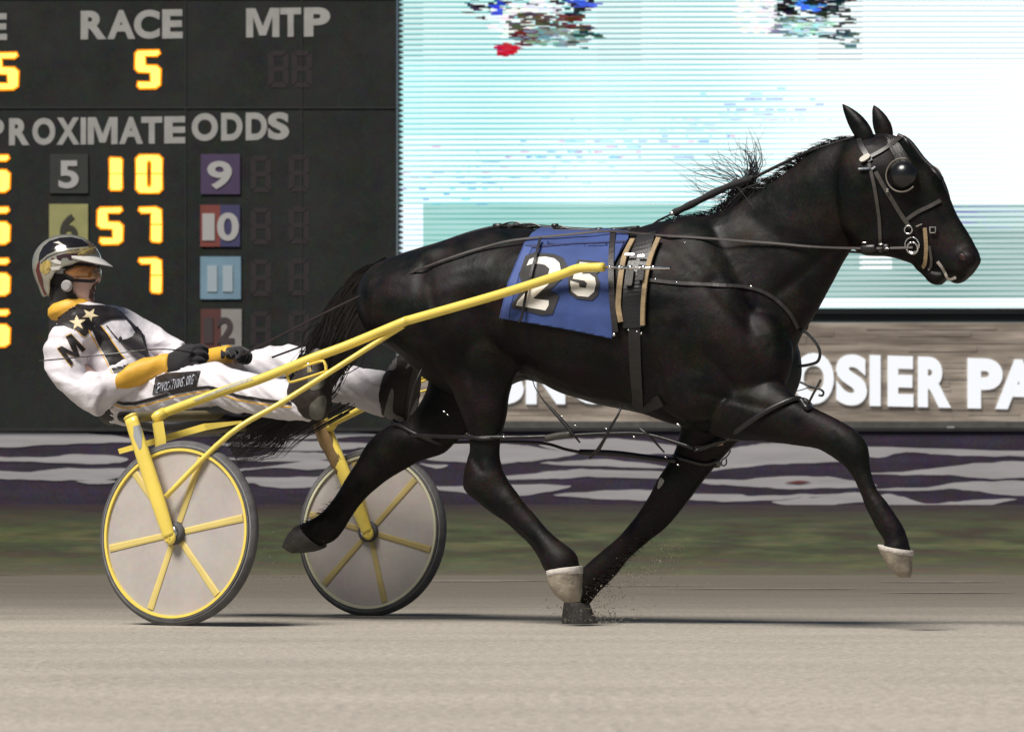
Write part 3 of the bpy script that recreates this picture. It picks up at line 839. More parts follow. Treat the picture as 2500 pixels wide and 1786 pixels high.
both('shaft_joint', lambda bm: tube(bm, [W(404, 1005, .10), W(385, 1016, .085), W(372, 1024, .07)], [.021, .022, .016], 12), M['yellow'])
both('shaft_tip', lambda bm: (tube(bm, [W(1472, 652, .373), W(1560, 654, .373), W(1636, 654, .373)], .0058, 8),
     [tube(bm, [W(x, 653, .373), W(x + 10, 653, .373)], .0085, 8) for x in (1484, 1508, 1534, 1566, 1590)]), M['steel'])
# worn grey strip along the rear of the near shaft
bm = bmesh.new(); t_ = bvh(shaft_o)
decal_bm(bm, t_, [(470, 977), (500, 964), (560, 940), (610, 922), (620, 926), (600, 934), (540, 954), (482, 977)], .0010, .16, 4)
obj('worn_patch', bm, mat('scuffed grey', (.40, .38, .30), .6, var=.3, vscale=60), shaft_o)
def stir(bm):
    c = [(703, 920), (707, 909), (780, 882), (793, 886), (796, 900), (790, 908), (718, 931), (706, 930), (703, 920)]
    pts = smooth3([W(x, y, .23) for x, y in c], 3)
    tube(bm, pts, .0052, 8, flat=1.6, ref=l)
both('stirrup', stir, M['yellow'])
both('stirrup_clamp', lambda bm: tube(bm, [W(752, 880, .235), W(757, 908, .235)], .011, 8), M['steel'])
# arch tube across between fork tops
bm = bmesh.new()
a_, b_ = ftop, W(778, 1005, 1.40)
tube(bm, smooth3([a_ + l * .01, a_.lerp(b_, .25) + UP * .0, a_.lerp(b_, .5) - UP * .004, a_.lerp(b_, .75), b_ - l * .01], 5), .0195, 12)
obj('cross_tube', bm, M['olive_metal'], sk, smooth=True)
bm = bmesh.new()
pa, pb = W(290, 1102, -.01), W(500, 1042, .25); pc = W(590, 1030, .42)
ribbon(bm, [pa, pa.lerp(pb, .5), pb, pc], [l] * 4, [.020, .024, .028, .010], .006)
obj('flat_strut', bm, M['yellow'], sk)
bm = bmesh.new()
tube(bm, [W(385, 1030, .06), W(391, 1070, .06), W(394, 1112, .06)], [.026, .026, .026], 4, flat=.5, ref=l)
obj('bracket', bm, M['yellow'], sk)
# seat
bm = bmesh.new()
P0 = W(320, 1022, CV); P1 = W(610, 1030, CV)
sc_ = (P0 + P1) / 2
rows_ = []
for t in [i / 12 for i in range(13)]:
    p = P0.lerp(P1, t) + UP * (.018 * math.cos(t * 6.28)) - UP * .01
    wv = .17 * (1 - abs(2 * t - 1) ** 6) ** .5 + .03
    rows_.append(ring(p, UP, .038 * (1 - abs(2 * t - 1) ** 6 * .6), l, wv, 24, .7))
loft(bm, rows_); obj('seat', bm, M['black'], sk, smooth=True)
bm = bmesh.new()
for v in (CV - .12, CV + .12):
    tube(bm, smooth3([W(345, 1030, v) + UP * -.02, W(470, 1052, v), W(600, 1045, v)], 4), .012, 8)
obj('seat_rail', bm, M['olive_metal'], sk, smooth=True)

# ------------------------------------------------------------------ horse
hs = thing('horse', 'black pacing horse with pale hooves pulling the yellow sulky', 'horse')
N_, F_ = CV - .15, CV + .15
bm = bmesh.new()
limb(bm, [(880, 700, 890, 760, CV, .9), (902, 672, 920, 822, CV, 1.0), (950, 640, 968, 852, CV, 1.45), (1010, 618, 1028, 890, CV, 1.32), (1080, 596, 1090, 950, CV, 1.1), (1150, 572, 1165, 972, CV, .98),
          (1225, 556, 1240, 935, CV, .97), (1310, 558, 1310, 928, CV, 1.0), (1400, 568, 1390, 962, CV, 1.03), (1480, 570, 1480, 988, CV, .98), (1560, 560, 1570, 1008, CV, .86), (1620, 542, 1640, 1035, CV, .74),
          (1690, 526, 1720, 1056, CV, .66), (1760, 540, 1790, 1060, CV, .62), (1825, 620, 1855, 1045, CV, .72), (1875, 720, 1905, 1000, CV, .85), (1910, 790, 1930, 950, CV, 1.1), (1928, 830, 1938, 900, CV, 1.0)], 3, 28)
# neck
limb(bm, [(1600, 548, 1850, 960, CV, .55), (1660, 532, 1915, 900, CV, .52), (1725, 521, 1955, 815, CV, .46), (1790, 499, 1985, 765, CV, .42), (1845, 466, 2010, 722, CV, .40), (1895, 436, 2032, 688, CV, .40),
          (1940, 402, 2052, 650, CV, .41), (1985, 370, 2070, 622, CV, .43), (2035, 348, 2090, 590, CV, .46), (2072, 336, 2108, 586, CV, .50)], 3, 24)
# head
limb(bm, [(2085, 338, 2060, 470, CV, .85), (2115, 330, 2062, 540, CV, .75), (2175, 328, 2078, 592, CV, .66), (2222, 352, 2098, 618, CV, .62), (2255, 392, 2128, 625, CV, .58), (2281, 416, 2160, 625, CV, .54), (2299, 436, 2190, 630, CV, .50),
          (2313, 470, 2220, 640, CV, .50), (2330, 512, 2246, 650, CV, .50), (2352, 552, 2264, 658, CV, .53), (2375, 592, 2284, 664, CV, .58), (2388, 618, 2306, 674, CV, .64), (2390, 636, 2328, 690, CV, .72), (2378, 652, 2345, 690, CV, .8)], 3, 24, .92)
limb(bm, [(2240, 640, 2236, 655, CV, 2.0), (2264, 655, 2258, 676, CV, 1.6), (2296, 655, 2272, 694, CV, 1.3), (2312, 668, 2296, 697, CV, 1.4)], 2, 16)
# nostril flare, cheek, eye socket, crest of the facial bone
def bl(px, py, v, a, b, c, ax=None):
    ax = ax or h; B_ = l; C_ = ax.cross(l).normalized()
    blob(bm, W(px, py, v), ax, a, B_, b, C_, c)
hd = (W(2350, 640, CV) - W(2110, 380, CV)).normalized()
for s in (-1, 1):
    bl(2362, 632, CV + s * .042, .034, .020, .028, hd)
    bl(2135, 560, CV + s * .075, .085, .030, .075, hd)
    bl(2205, 425, CV + s * .088, .05, .028, .035, hd)
# shoulder, forearm, stifle, hip masses
def mass(px, py, v, a, b, c, px2, py2):
    ax = (W(px2, py2, v) - W(px, py, v)).normalized(); blob(bm, W(px, py, v), ax, a, l, b, ax.cross(l).normalized(), c, 20, 12)
for s in (-1, 1):
    mass(1740, 790, CV + s * .165, .30, .085, .13, 1860, 960)
    mass(1690, 930, CV + s * .15, .17, .09, .15, 1800, 1000)
    mass(1850, 860, CV + s * .11, .16, .10, .13, 1900, 980)
    mass(1060, 790, CV + s * .16, .22, .10, .15, 1120, 950)
    mass(1180, 850, CV + s * .17, .16, .08, .12, 1200, 960)
    mass(1075, 660, CV + s * .16, .13, .08, .10, 1200, 660)
# near hind, reaching forward
limb(bm, [(1020, 790, 1290, 850, N_, .34), (1052, 862, 1262, 915, N_, .44), (1090, 925, 1246, 965, N_, .55), (1118, 985, 1237, 1018, N_, .62), (1140, 1050, 1224, 1068, N_, .62), (1143, 1105, 1222, 1112, N_, .62),
          (1132, 1160, 1228, 1145, N_, .60), (1136, 1196, 1238, 1168, N_, .58), (1183, 1238, 1252, 1192, N_, .66), (1240, 1278, 1290, 1240, N_, .75), (1288, 1322, 1334, 1288, N_, .8), (1314, 1356, 1372, 1322, N_, .82),
          (1328, 1385, 1404, 1350, N_, .8), (1340, 1404, 1414, 1380, N_, .85), (1345, 1416, 1418, 1398, N_, .85)], 4)
# far hind, driven back
limb(bm, [(1050, 850, 1210, 930, F_, .45), (1045, 940, 1170, 1030, F_, .5), (1005, 1012, 1115, 1075, F_, .5), (935, 1046, 1080, 1108, F_, .5), (897, 1082, 1022, 1126, F_, .52), (880, 1112, 962, 1160, F_, .62),
          (850, 1160, 912, 1198, F_, .72), (822, 1205, 872, 1240, F_, .8), (796, 1240, 850, 1272, F_, .8), (774, 1258, 832, 1300, F_, .78), (748, 1272, 810, 1322, F_, .8), (722, 1284, 780, 1334, F_, .85)], 4)
# near fore, stretched forward
limb(bm, [(1860, 900, 1730, 1060, N_ + .03, .55), (1915, 940, 1800, 1076, N_ + .02, .6), (1940, 964, 1868, 1077, N_, .62), (1985, 992, 1942, 1088, N_, .66), (2040, 1022, 1990, 1094, N_, .7), (2086, 1050, 2022, 1108, N_, .72),
          (2113, 1088, 2048, 1126, N_, .72), (2120, 1124, 2074, 1150, N_, .72), (2127, 1162, 2090, 1176, N_, .8), (2140, 1196, 2104, 1208, N_, .85), (2162, 1222, 2112, 1236, N_, .82), (2182, 1250, 2124, 1262, N_, .8),
          (2202, 1280, 2138, 1292, N_, .8), (2214, 1308, 2156, 1316, N_, .82), (2222, 1338, 2160, 1330, N_, .85), (2226, 1350, 2152, 1340, N_, .85)], 4)
# far fore, carrying the weight
limb(bm, [(1650, 900, 1850, 950, F_ - .03, .5), (1668, 990, 1832, 1040, F_ - .02, .6), (1662, 1050, 1790, 1090, F_, .62), (1644, 1105, 1745, 1140, F_, .66), (1614, 1158, 1702, 1192, F_, .7), (1588, 1208, 1668, 1236, F_, .72),
          (1556, 1258, 1628, 1284, F_, .74), (1518, 1300, 1582, 1322, F_, .8), (1480, 1336, 1540, 1360, F_, .82), (1446, 1366, 1510, 1394, F_, .8), (1416, 1398, 1482, 1424, F_, .8), (1393, 1436, 1454, 1452, F_, .82),
          (1378, 1466, 1440, 1472, F_, .9)], 4)
bm = remesh(bm, .0105, 5, .5)
GR = []
for x0, y0, x1, y1, dp, wd in ((1890, 715, 2050, 575, .010, .022), (1650, 590, 1760, 690, .008, .03), (1760, 690, 1900, 850, .010, .025), (1600, 730, 1650, 1000, .008, .03), (1185, 740, 1262, 915, .012, .035), (1075, 650, 1100, 900, .007, .03),
                               (1100, 700, 1180, 930, .006, .02), (2262, 655, 2330, 668, .010, .008), (2110, 480, 2120, 600, .005, .02), (2235, 440, 2330, 590, .006, .02), (1700, 800, 1820, 960, .007, .02), (1740, 960, 1900, 1000, .006, .015),
                               (1150, 1090, 1200, 1150, .006, .012), (1215, 1225, 1330, 1340, .004, .007), (2055, 1060, 2100, 1150, .004, .010), (2112, 1190, 2170, 1290, .004, .008), (1560, 1300, 1640, 1190, .005, .008), (880, 1140, 990, 1080, .005, .012), (1800, 520, 1960, 620, .005, .04),
                               (1330, 640, 1310, 860, .002, .012), (1370, 640, 1352, 880, .002, .012), (1412, 640, 1396, 890, .002, .012), (1454, 650, 1440, 900, .002, .012)):
    A_, B_ = W(x0, y0, CV - .12), W(x1, y1, CV - .12); a2, b2 = Vector((uvz(A_)[0], A_.z)), Vector((uvz(B_)[0], B_.z)); GR.append((a2, b2, dp, wd))
def groove(p, n):
    s_ = abs(n.dot(l))
    if s_ < .25: return 0
    u_, v_, z_ = uvz(p); q = Vector((u_, z_)); o_ = 0
    for a2, b2, dp, wd in GR:
        e_ = b2 - a2; t = max(0, min(1, (q - a2).dot(e_) / e_.length_squared)); d2 = (q - a2 - e_ * t).length
        if d2 < wd * 3: o_ -= dp * math.exp(-(d2 / wd) ** 2) * (1 if .0 < t < 1 else .8)
    return o_ * min(1, (s_ - .25) * 3)
def musc(p, n):
    a = noise.noise(p * 5.0) * .006 + noise.noise(p * 11) * .003
    return a * 1.2 + .003 + groove(p, n)
disp(bm, musc)
body = obj('body', bm, M['horse'], hs, smooth=True)
HT = bvh(body)
for sd in (-1, 1):
    bmn = bmesh.new(); c, n = onsurf(HT, 2350, 628, CV - .05, .001)
    if sd > 0: c = mir(c); n = n - l * (2 * n.dot(l))
    A = hd; B = n.cross(A).normalized(); blob(bmn, c, A, .016, B, .011, n, .004, 16, 8); obj('nostril', bmn, mat('pink brown nostril', (.035, .014, .012), .45), hs, smooth=True)
# ears
def ear(name, base, tip, wd, v, lean):
    bm = bmesh.new()
    b0, b1 = W(base[0], base[1], v), W(tip[0], tip[1], v + lean)
    ax = (b1 - b0); L_ = ax.length; ax.normalize(); fr = ax.cross(l).normalized()
    rr = []
    for i in range(11):
        t = i / 10; wv = wd * (math.sin(math.pi * min(t * .78 + .22, 1)) ** .8) * (1 - t * .15) + .002
        c = b0 + ax * (L_ * t) + fr * (.016 * t * t)
        rr.append(ring(c, fr, wv, l, wv * .62, 14))
    loft(bm, rr); disp(bm, lambda p, n: .001 * noise.noise(p * 60))
    obj('ear', bm, M['horse'], hs, smooth=True)
ear('ear', (2122, 348), (2066, 249), .034, CV - .055, 0)
ear('ear', (2164, 344), (2143, 254), .035, CV + .045, 0)
# hooves
def hoof(rows, m):
    bm = bmesh.new(); limb(bm, rows, 3, 22, .92); disp(bm, lambda p, n: .0015 * noise.noise(p * 40)); obj('hoof', bm, m, hs, smooth=True)
hoof([(1336, 1400, 1420, 1388, N_, .9), (1338, 1418, 1421, 1400, N_, .95), (1346, 1438, 1421, 1424, N_, .95), (1362, 1458, 1420, 1450, N_, .95), (1378, 1470, 1416, 1468, N_, .9)], M['hoof'])
hoof([(2144, 1332, 2228, 1348, N_, .9), (2150, 1350, 2228, 1358, N_, .95), (2162, 1372, 2227, 1378, N_, .95), (2180, 1394, 2227, 1396, N_, .95), (2196, 1408, 2223, 1409, N_, .9)], M['hoof'])
hoof([(1378, 1464, 1438, 1470, F_, .9), (1374, 1488, 1446, 1492, F_, .95), (1372, 1512, 1456, 1512, F_, .98), (1372, 1528, 1462, 1525, F_, .98)], M['hoofdark'])
hoof([(738, 1276, 792, 1338, F_, .9), (722, 1284, 772, 1346, F_, .95), (704, 1304, 745, 1350, F_, .95), (690, 1330, 716, 1350, F_, .9)], M['hoofdark'])
def coron(rows):
    bm = bmesh.new(); limb(bm, rows, 3, 22, .92); disp(bm, lambda p, n: .004 * noise.noise(p * 45)); obj('coronet_band', bm, M['coronet'], hs, smooth=True)
M['coronet'] = mat('white coronet hair', (.52, .48, .43), .8, var=.15, vscale=60, bump=.3, bscale=120)
coron([(1334, 1394, 1421, 1380, N_, .92), (1335, 1402, 1423, 1390, N_, .96), (1340, 1410, 1423, 1398, N_, .9)])
coron([(2143, 1328, 2229, 1344, N_, .92), (2145, 1337, 2230, 1351, N_, .96), (2150, 1344, 2229, 1356, N_, .9)])
# white spot on the far knee
bm = bmesh.new(); decal_bm(bm, HT, densepoly([(1606, 1186), (1613, 1166), (1622, 1172), (1617, 1184), (1608, 1193)], 3), .002, F_, 3)
obj('white_spot', bm, mat('white hair', (.22, .21, .19), .8, var=.4, vscale=90), hs)
# hair
def strands(name, items, m, parent, r0=.0022, seg=9):
    bm = bmesh.new()
    for pts, rr in items:
        P = smooth3(pts, 3); k = len(P); T = frames(P); rings = []
        for i, (p, t) in enumerate(zip(P, T)):
            a = t.cross(l); a = a.normalized() if a.length > 1e-4 else UP; b = t.cross(a)
            r = rr * (1 - (i / (k - 1)) ** 1.5 * .9)
            rings.append([bm.verts.new(p + a * r), bm.verts.new(p - a * r * .5 + b * r * .87), bm.verts.new(p - a * r * .5 - b * r * .87)])
        for x, y in zip(rings, rings[1:]):
            for j in range(3): bm.faces.new((x[j], x[(j + 1) % 3], y[(j + 1) % 3], y[j]))
    return obj(name, bm, m, parent)
R = random.Random(11)
it = []
# mane: loose tuft thrown up behind the overcheck, and the crest fringe
tufts = [((1790, 505), (1832, 420), (1812, 372), (1806, 345), 15), ((1800, 500), (1838, 430), (1845, 385), (1843, 352), 16), ((1775, 512), (1822, 450), (1770, 402), (1722, 385), 14), ((1770, 515), (1800, 455), (1740, 420), (1690, 398), 12), ((1800, 500), (1832, 460), (1836, 430), (1838, 405), 60),
         ((1765, 515), (1790, 470), (1720, 468), (1675, 438), 12), ((1790, 505), (1812, 468), (1850, 445), (1880, 428), 12), ((1760, 520), (1770, 495), (1750, 505), (1735, 495), 14), ((1780, 500), (1806, 450), (1836, 470), (1858, 460), 22)]
for a, b, c, dd, k in tufts:
    for _ in range(k):
        s = R.gauss(0, 1); v = CV + R.gauss(0, .02)
        g = lambda q, sp: W(q[0] + R.gauss(0, sp), q[1] + R.gauss(0, sp), v)
        it.append(([g(a, 12), g(b, 7), g(c, 13), g(dd, 20)], R.uniform(.0012, .0026)))
crest = catmull([(1640, 535), (1725, 522), (1790, 498), (1845, 466), (1895, 436), (1940, 402), (1985, 370), (2035, 348), (2090, 335)], 40)
for k in range(620):
    x, y = R.choice(crest); v = CV + R.uniform(-.02, .03)
    dx = R.uniform(-46, -8); dy = R.uniform(-6, 20)
    it.append(([W(x + 4, y + 6, v), W(x + dx * .5, y - 3 + dy * .3, v - .012), W(x + dx, y + dy, v - .03)], R.uniform(.0012, .0025)))
# near-side mane lying on the neck
for k in range(0):
    x, y = R.choice(crest[40:]); 
    p, n = onsurf(HT, x + 10, y + 26, CV - .05, .006); q, n2 = onsurf(HT, x - 5 + R.uniform(-12, 12), y + R.uniform(55, 105), CV - .1, .006)
    it.append(([W(x, y + 2, CV), p, q], R.uniform(.0015, .003)))
# forelock
for k in range(70):
    p, n = onsurf(HT, 2180 + R.uniform(-14, 12), 345 + R.uniform(-6, 14), CV, .004); q, n2 = onsurf(HT, 2215 + R.uniform(-22, 10), 400 + R.uniform(-14, 26), CV - .03, .006)
    it.append(([W(2150 + R.uniform(-12, 12), 328, CV + R.uniform(-.02, .02)), p, q], R.uniform(.0012, .002)))
strands('mane', it, M['hair'], hs)
it = []
# tail: streams back under the seat between the driver's legs
tl = [((962, 655), 30, .06), ((905, 700), 44, .08), ((858, 775), 54, .08), ((812, 850), 50, .08), ((768, 925), 42, .08), ((705, 1000), 46, .10), ((635, 1055), 46, .12), ((560, 1092), 42, .13)]
for k in range(1300):
    s = R.uniform(-1, 1); vv = R.uniform(-1, 1); e = R.randint(5, 8); pts = []
    for i in range(e):
        (x, y), wd, vw = tl[i]
        nx_ = Vector((tl[min(i + 1, 7)][0][0] - tl[max(i - 1, 0)][0][0], tl[min(i + 1, 7)][0][1] - tl[max(i - 1, 0)][0][1])).normalized()
        ww = wd * s + R.gauss(0, 4 + i * 2.6)
        pts.append(W(x - nx_.y * ww * .9, y + nx_.x * ww * .9, CV + vw * vv + R.gauss(0, .008)))
    it.append((pts, R.uniform(.0018, .004)))
# loose ends under the seat
for k in range(80):
    x = R.uniform(560, 800); y = R.uniform(1020, 1052); a = R.uniform(36, 96); v = CV + R.uniform(-.14, .14)
    it.append(([W(x + 70, y - 40, v), W(x, y, v), W(x - a * .6, y + a * .35, v), W(x - a * 1.1, y + a * .85, v)], R.uniform(.0015, .0045)))
strands('tail', it, M['hair'], hs)
# fetlock feather and flying dirt-clotted hair on the two driving legs
it = []
for k in range(260):
    t = R.random() ** 1.4; x = 1440 + 150 * t + R.gauss(0, 6); y = 1445 - 150 * t + R.gauss(0, 6); p, n = onsurf(HT, x, y, F_, .001)
    it.append(([p, p + h * R.uniform(.008, .018) + UP * R.uniform(-.006, .006), p + h * R.uniform(.014, .030) + UP * R.uniform(-.014, .006)], R.uniform(.0008, .0014)))
strands('fetlock_hair', it, M['dullhair'], hs); it = []
for k in range(380):
    t = R.random(); x = 715 + 150 * t + R.gauss(0, 12); y = 1325 - 115 * t + R.gauss(0, 12); p, n = onsurf(HT, x, y, F_, .001)
    it.append(([p, p - h * R.uniform(.008, .018) + UP * R.uniform(-.004, .006), p - h * R.uniform(.02, .04) + UP * R.uniform(-.006, .008)], R.uniform(.0008, .0014)))
strands('fetlock_hair', it, M['dullhair'], hs)
# ------------------------------------------------------------------ harness, saddle cloth, bridle
M['greyleather'] = mat('worn leather', (.050, .044, .037), .45, spec=.6, var=.3, vscale=40)
M['brownleather'] = mat('brown leather', (.07, .035, .02), .5, var=.3)
z8 = lambda L_: [(1200 + x / 4.546, 540 + y / 4.546) for x, y in L_]
def mirror_into(bm, start):
    vs_ = bm.verts[start:] if start else bm.verts[:]
    mp = {v: bm.verts.new(mir(v.co)) for v in vs_}
    fs = [f for f in bm.faces if f.verts[0] in mp]
    for f in fs:
        g = bm.faces.new([mp[v] for v in reversed(f.verts)]); g.material_index = f.material_index; g.smooth = f.smooth
sc = thing('saddle_cloth', 'blue race cloth with white numbers 2 and 5 on the back of the black horse', 'saddle cloth')
cloth_poly = [(1281, 600), (1262, 645), (1243, 692), (1230, 750), (1224, 776), (1300, 788), (1400, 806), (1497, 826), (1499, 800), (1493, 720), (1492, 664), (1510, 630), (1536, 588), (1538, 570), (1480, 566), (1400, 560), (1330, 557), (1300, 575)]
bm = bmesh.new()
decal_bm(bm, HT, cloth_poly, .012, CV - .25, 5)
for v in bm.verts: v.co -= l * (.004 * noise.noise(v.co * 7) + .002 * noise.noise(v.co * 19))
mirror_into(bm, 0)
cl = obj('cloth', bm, M['blue'], sc, smooth=True)
mo = cl.modifiers.new('s', 'SOLIDIFY'); mo.thickness = .004; mo.offset = -1
CT = bvh(cl)
def dec(name, poly, m, parent, tree, off, v, step=4, mirror=False):
    bm = bmesh.new(); decal_bm(bm, tree, poly, off, v, step)
    if mirror: mirror_into(bm, 0)
    return obj(name, bm, m, parent, smooth=True)
nv = CV - .3
dec('binding', [(1281, 602), (1300, 604), (1268, 668), (1246, 752), (1243, 779), (1224, 776), (1230, 750), (1243, 692)], mat('light blue binding', (.06, .10, .30), .7), sc, CT, .0025, nv)
dec('binding', [(1281, 600), (1538, 588), (1540, 592), (1400, 597), (1300, 606)], M['bluedark'], sc, CT, .003, nv)
dec('number_backing', z8([(380, 385), (480, 352), (700, 370), (800, 410), (845, 500), (810, 620), (650, 770), (755, 830), (680, 1030), (560, 1040), (225, 960), (240, 900), (350, 760), (330, 650), (310, 600), (340, 500)]), M['numblack'], sc, CT, .003, nv)
dec('number_backing', z8([(960, 430), (1200, 450), (1205, 560), (1170, 590), (1205, 680), (1185, 820), (1120, 880), (950, 862), (862, 800), (850, 650), (900, 560)]), M['numblack'], sc, CT, .003, nv)
n2 = z8([(395, 500), (425, 432), (480, 408), (600, 400), (700, 420), (760, 470), (772, 540), (735, 610), (640, 700), (560, 775), (470, 858), (640, 882), (640, 930), (605, 990), (280, 935), (300, 885), (380, 795), (560, 650), (635, 590), (648, 535), (600, 492), (540, 480), (450, 482)])
n5 = z8([(985, 460), (1180, 480), (1170, 540), (1020, 530), (1010, 592), (1090, 590), (1150, 630), (1165, 700), (1140, 790), (1075, 842), (960, 830), (890, 780), (875, 690), (880, 665), (975, 692), (980, 735), (1050, 748), (1065, 695), (1035, 665), (905, 642), (930, 560)])
dec('number', n2, M['numwhite'], sc, CT, .0045, nv, 2.5); dec('number', n5, M['numwhite'], sc, CT, .0045, nv, 2.5)

hn = thing('harness', 'black leather racing harness with tan edged girth on the black horse', 'harness')
def twin(o, par):
    me = o.data.copy()
    for v in me.vertices: v.co = mir(v.co)
    me.flip_normals(); return link(bpy.data.objects.new(o.name.split('.')[0], me), par)
def hs_strap(name, pts, v, wd, m, th=.004, off=.004, mirror=True, tree=None, par=None):
    bm = bmesh.new(); strap(bm, tree or HT, pts, v, wd, th, off)
    o = obj(name, bm, m, par or hn)
    if mirror: twin(o, par or hn)
    return o
# girth pad between two tan pipings
girth = [(1582, 575), (1563, 632), (1551, 690), (1546, 745), (1548, 800)]
hs_strap('girth_pad', girth, nv, .078, M['black'], .010, .008)
hs_strap('piping', [(1549, 592), (1530, 628), (1522, 660), (1516, 700), (1513, 749), (1519, 786)], nv, .020, M['tan'], .008, .018)
hs_strap('piping', [(1611, 588), (1592, 636), (1581, 683), (1577, 738), (1575, 794)], nv, .018, M['tan'], .008, .018)
hs_strap('girth', [(1549, 795), (1552, 880), (1558, 960), (1560, 1008)], nv, .045, M['black'], .006, .006)
hs_strap('girth_strap', [(1262, 660), (1300, 590)] and [(1322, 590), (1310, 640), (1290, 720), (1279, 790)], nv, .010, M['black'], .003, .018, tree=CT)
hs_strap('girth_strap', [(1500, 575), (1496, 640), (1497, 720), (1506, 810)], nv, .022, M['blkcloth'], .003, .019)
# pad ridge and back strap along the topline
def topline(pts, v=CV): return smooth3([W(x, y, v) for x, y in pts], 6)
bm = bmesh.new()
P = topline([(985, 622), (1020, 611), (1080, 593), (1150, 569), (1225, 553), (1310, 553), (1400, 560), (1480, 562), (1560, 556)])
tube(bm, P, .0085, 8, flat=1.4, ref=l); obj('back_strap', bm, M['black'], hn, smooth=True)
def box(bm, c, A, a, B, b, Cx, cc, bev=.25):
    rr = []
    for t, s in ((-1, .7), (-.8, 1), (.8, 1), (1, .7)): rr.append(ring(c + A * a * t, B, b * s, Cx, cc * s, 8, .5))
    loft(bm, rr)
R2 = random.Random(4)
for (x, y, a, b) in ((1122, 578, .012, .010), (1215, 551, .018, .014), (1262, 547, .014, .008), (1282, 549, .016, .012), (1355, 549, .012, .010), (1372, 556, .022, .010), (1462, 560, .014, .012), (1500, 560, .014, .012), (1535, 560, .018, .014), (1290, 552, .02, .008)):
    bm = bmesh.new(); box(bm, W(x, y + 3, CV), h, a, UP, b, l, .012); obj('keeper', bm, M['black'], hn, smooth=True)
bm = bmesh.new()
bm.free()
for pts in ([(1220, 552), (1240, 544), (1262, 543), (1275, 548)], [(1366, 550), (1385, 557), (1405, 559), (1440, 560)], [(1240, 556), (1262, 549), (1300, 546), (1320, 553)]):
    bm = bmesh.new(); tube(bm, smooth3([W(x, y, CV - .01) for x, y in pts], 4), .0035, 6); obj('strap_end', bm, M['black'], hn)
for (x, y, r, v) in ((1564, 563, .007, CV - .03), (1577, 563, .006, CV - .02), (1500, 572, .004, CV - .06), (1503, 816, .009, None), (1557, 810, .005, None), (1569, 814, .006, None), (1538, 806, .004, None), (1575, 628, .006, None), (1605, 686, .005, None), (1655, 693, .005, None), (1834, 702, .007, None), (1676, 600, .003, None)):
    bm = bmesh.new()
    c = W(x, y, v) if v else onsurf(HT, x, y, nv, .022)[0]
    blob(bm, c, h, r * .7, l, r * .4, UP, r * .7); obj('buckle', bm, M['steel'], hn, smooth=True)
def plate_on(x, y, wx, wy, m, name, off=.024):
    c, n = onsurf(HT, x, y, nv, off); A = (h - n * h.dot(n)).normalized(); B = n.cross(A)
    bm = bmesh.new(); rr = [ring(c - n * .003, A, wx, B, wy, 16, .35), ring(c + n * .003, A, wx, B, wy, 16, .35)]; loft(bm, rr); obj(name, bm, m, hn)
plate_on(1541, 680, .014, .036, M['greyleather'], 'shaft_holder')
plate_on(1570, 672, .013, .030, M['black'], 'shaft_holder', .03)
plate_on(1543, 632, .018, .004, M['steel'], 'buckle', .028)
plate_on(1572, 634, .014, .004, M['steel'], 'buckle', .028)
M['darkstrap'] = mat('dark strap', (.026, .023, .021), .4, var=.4, vscale=30)
# breast strap with a dangling end
hs_strap('breast_strap', [(1585, 684), (1650, 691), (1740, 697), (1830, 702), (1880, 722), (1925, 760), (1946, 800)], nv + .05, .013, M['darkstrap'], .004, .005)
bm = bmesh.new()
P = smooth3([W(x, y, CV - .02) for x, y in ((1948, 800), (1972, 815), (1994, 840), (2002, 862), (1996, 882), (1975, 890), (1948, 894))], 5)
ribbon(bm, P, [(h * .3 - l).normalized()] * len(P), .011, .003); obj('strap_end', bm, M['black'], hn)
# hobbles: loops round the four legs joined by straps
def hob(bm, pts, r, n=5): tube(bm, smooth3([W(*p) for p in pts], n), r, 8)
hb = thing('hobbles', 'black hobble loops and straps linking the front and hind legs of the horse', 'hobbles')
def loop(pts, v, r, back, name='leg_loop'):
    """closed loop: near half follows the coat, far half passes behind the leg"""
    c = catmull(pts, 6); P = []
    for x, y in c:
        p, n = onsurf(HT, x, y, v - .06, r * .8); P.append(p)
    Q = [W(x, y, back) for x, y in reversed(c)]
    loop_ = P + Q + [P[0]]
    for _ in range(3): loop_ = [(loop_[i - 1] + loop_[i] * 2 + loop_[(i + 1) % len(loop_)]) / 4 for i in range(len(loop_))]
    bm = bmesh.new(); tube(bm, loop_, r, 10); obj(name, bm, M['black'], hb, smooth=True)
loop([(1700, 1098), (1765, 1072), (1850, 1018), (1920, 982), (1962, 976), (1978, 990)], N_, .0105, N_ + .10)
loop([(1640, 1112), (1700, 1128), (1765, 1140)], F_, .0085, F_ + .08)
loop([(1132, 1062), (1180, 1070), (1236, 1066)], N_, .0085, N_ + .08)
loop([(952, 1020), (1010, 1058), (1090, 1085)], F_, .009, F_ + .08)
bm = bmesh.new(); hob(bm, [(1005, 1062, N_ + .05), (1130, 1066, N_ - .03), (1236, 1067, N_ - .03), (1300, 1066, N_), (1400, 1062, N_ + .02), (1480, 1058, N_ + .03), (1580, 1060, N_ + .04), (1690, 1092, N_ + .04)], .0075); obj('side_strap', bm, M['black'], hb, smooth=True)
bm = bmesh.new(); hob(bm, [(1060, 1080, F_), (1240, 1078, F_), (1330, 1082, F_), (1380, 1096, F_), (1416, 1103, F_)], .006); obj('side_strap', bm, M['blkcloth'], hb, smooth=True)
bm = bmesh.new(); hob(bm, [(1416, 1103, F_), (1500, 1106, F_), (1580, 1116, F_ - .02), (1650, 1124, F_ - .06)], .0115); obj('side_strap', bm, M['black'], hb, smooth=True)
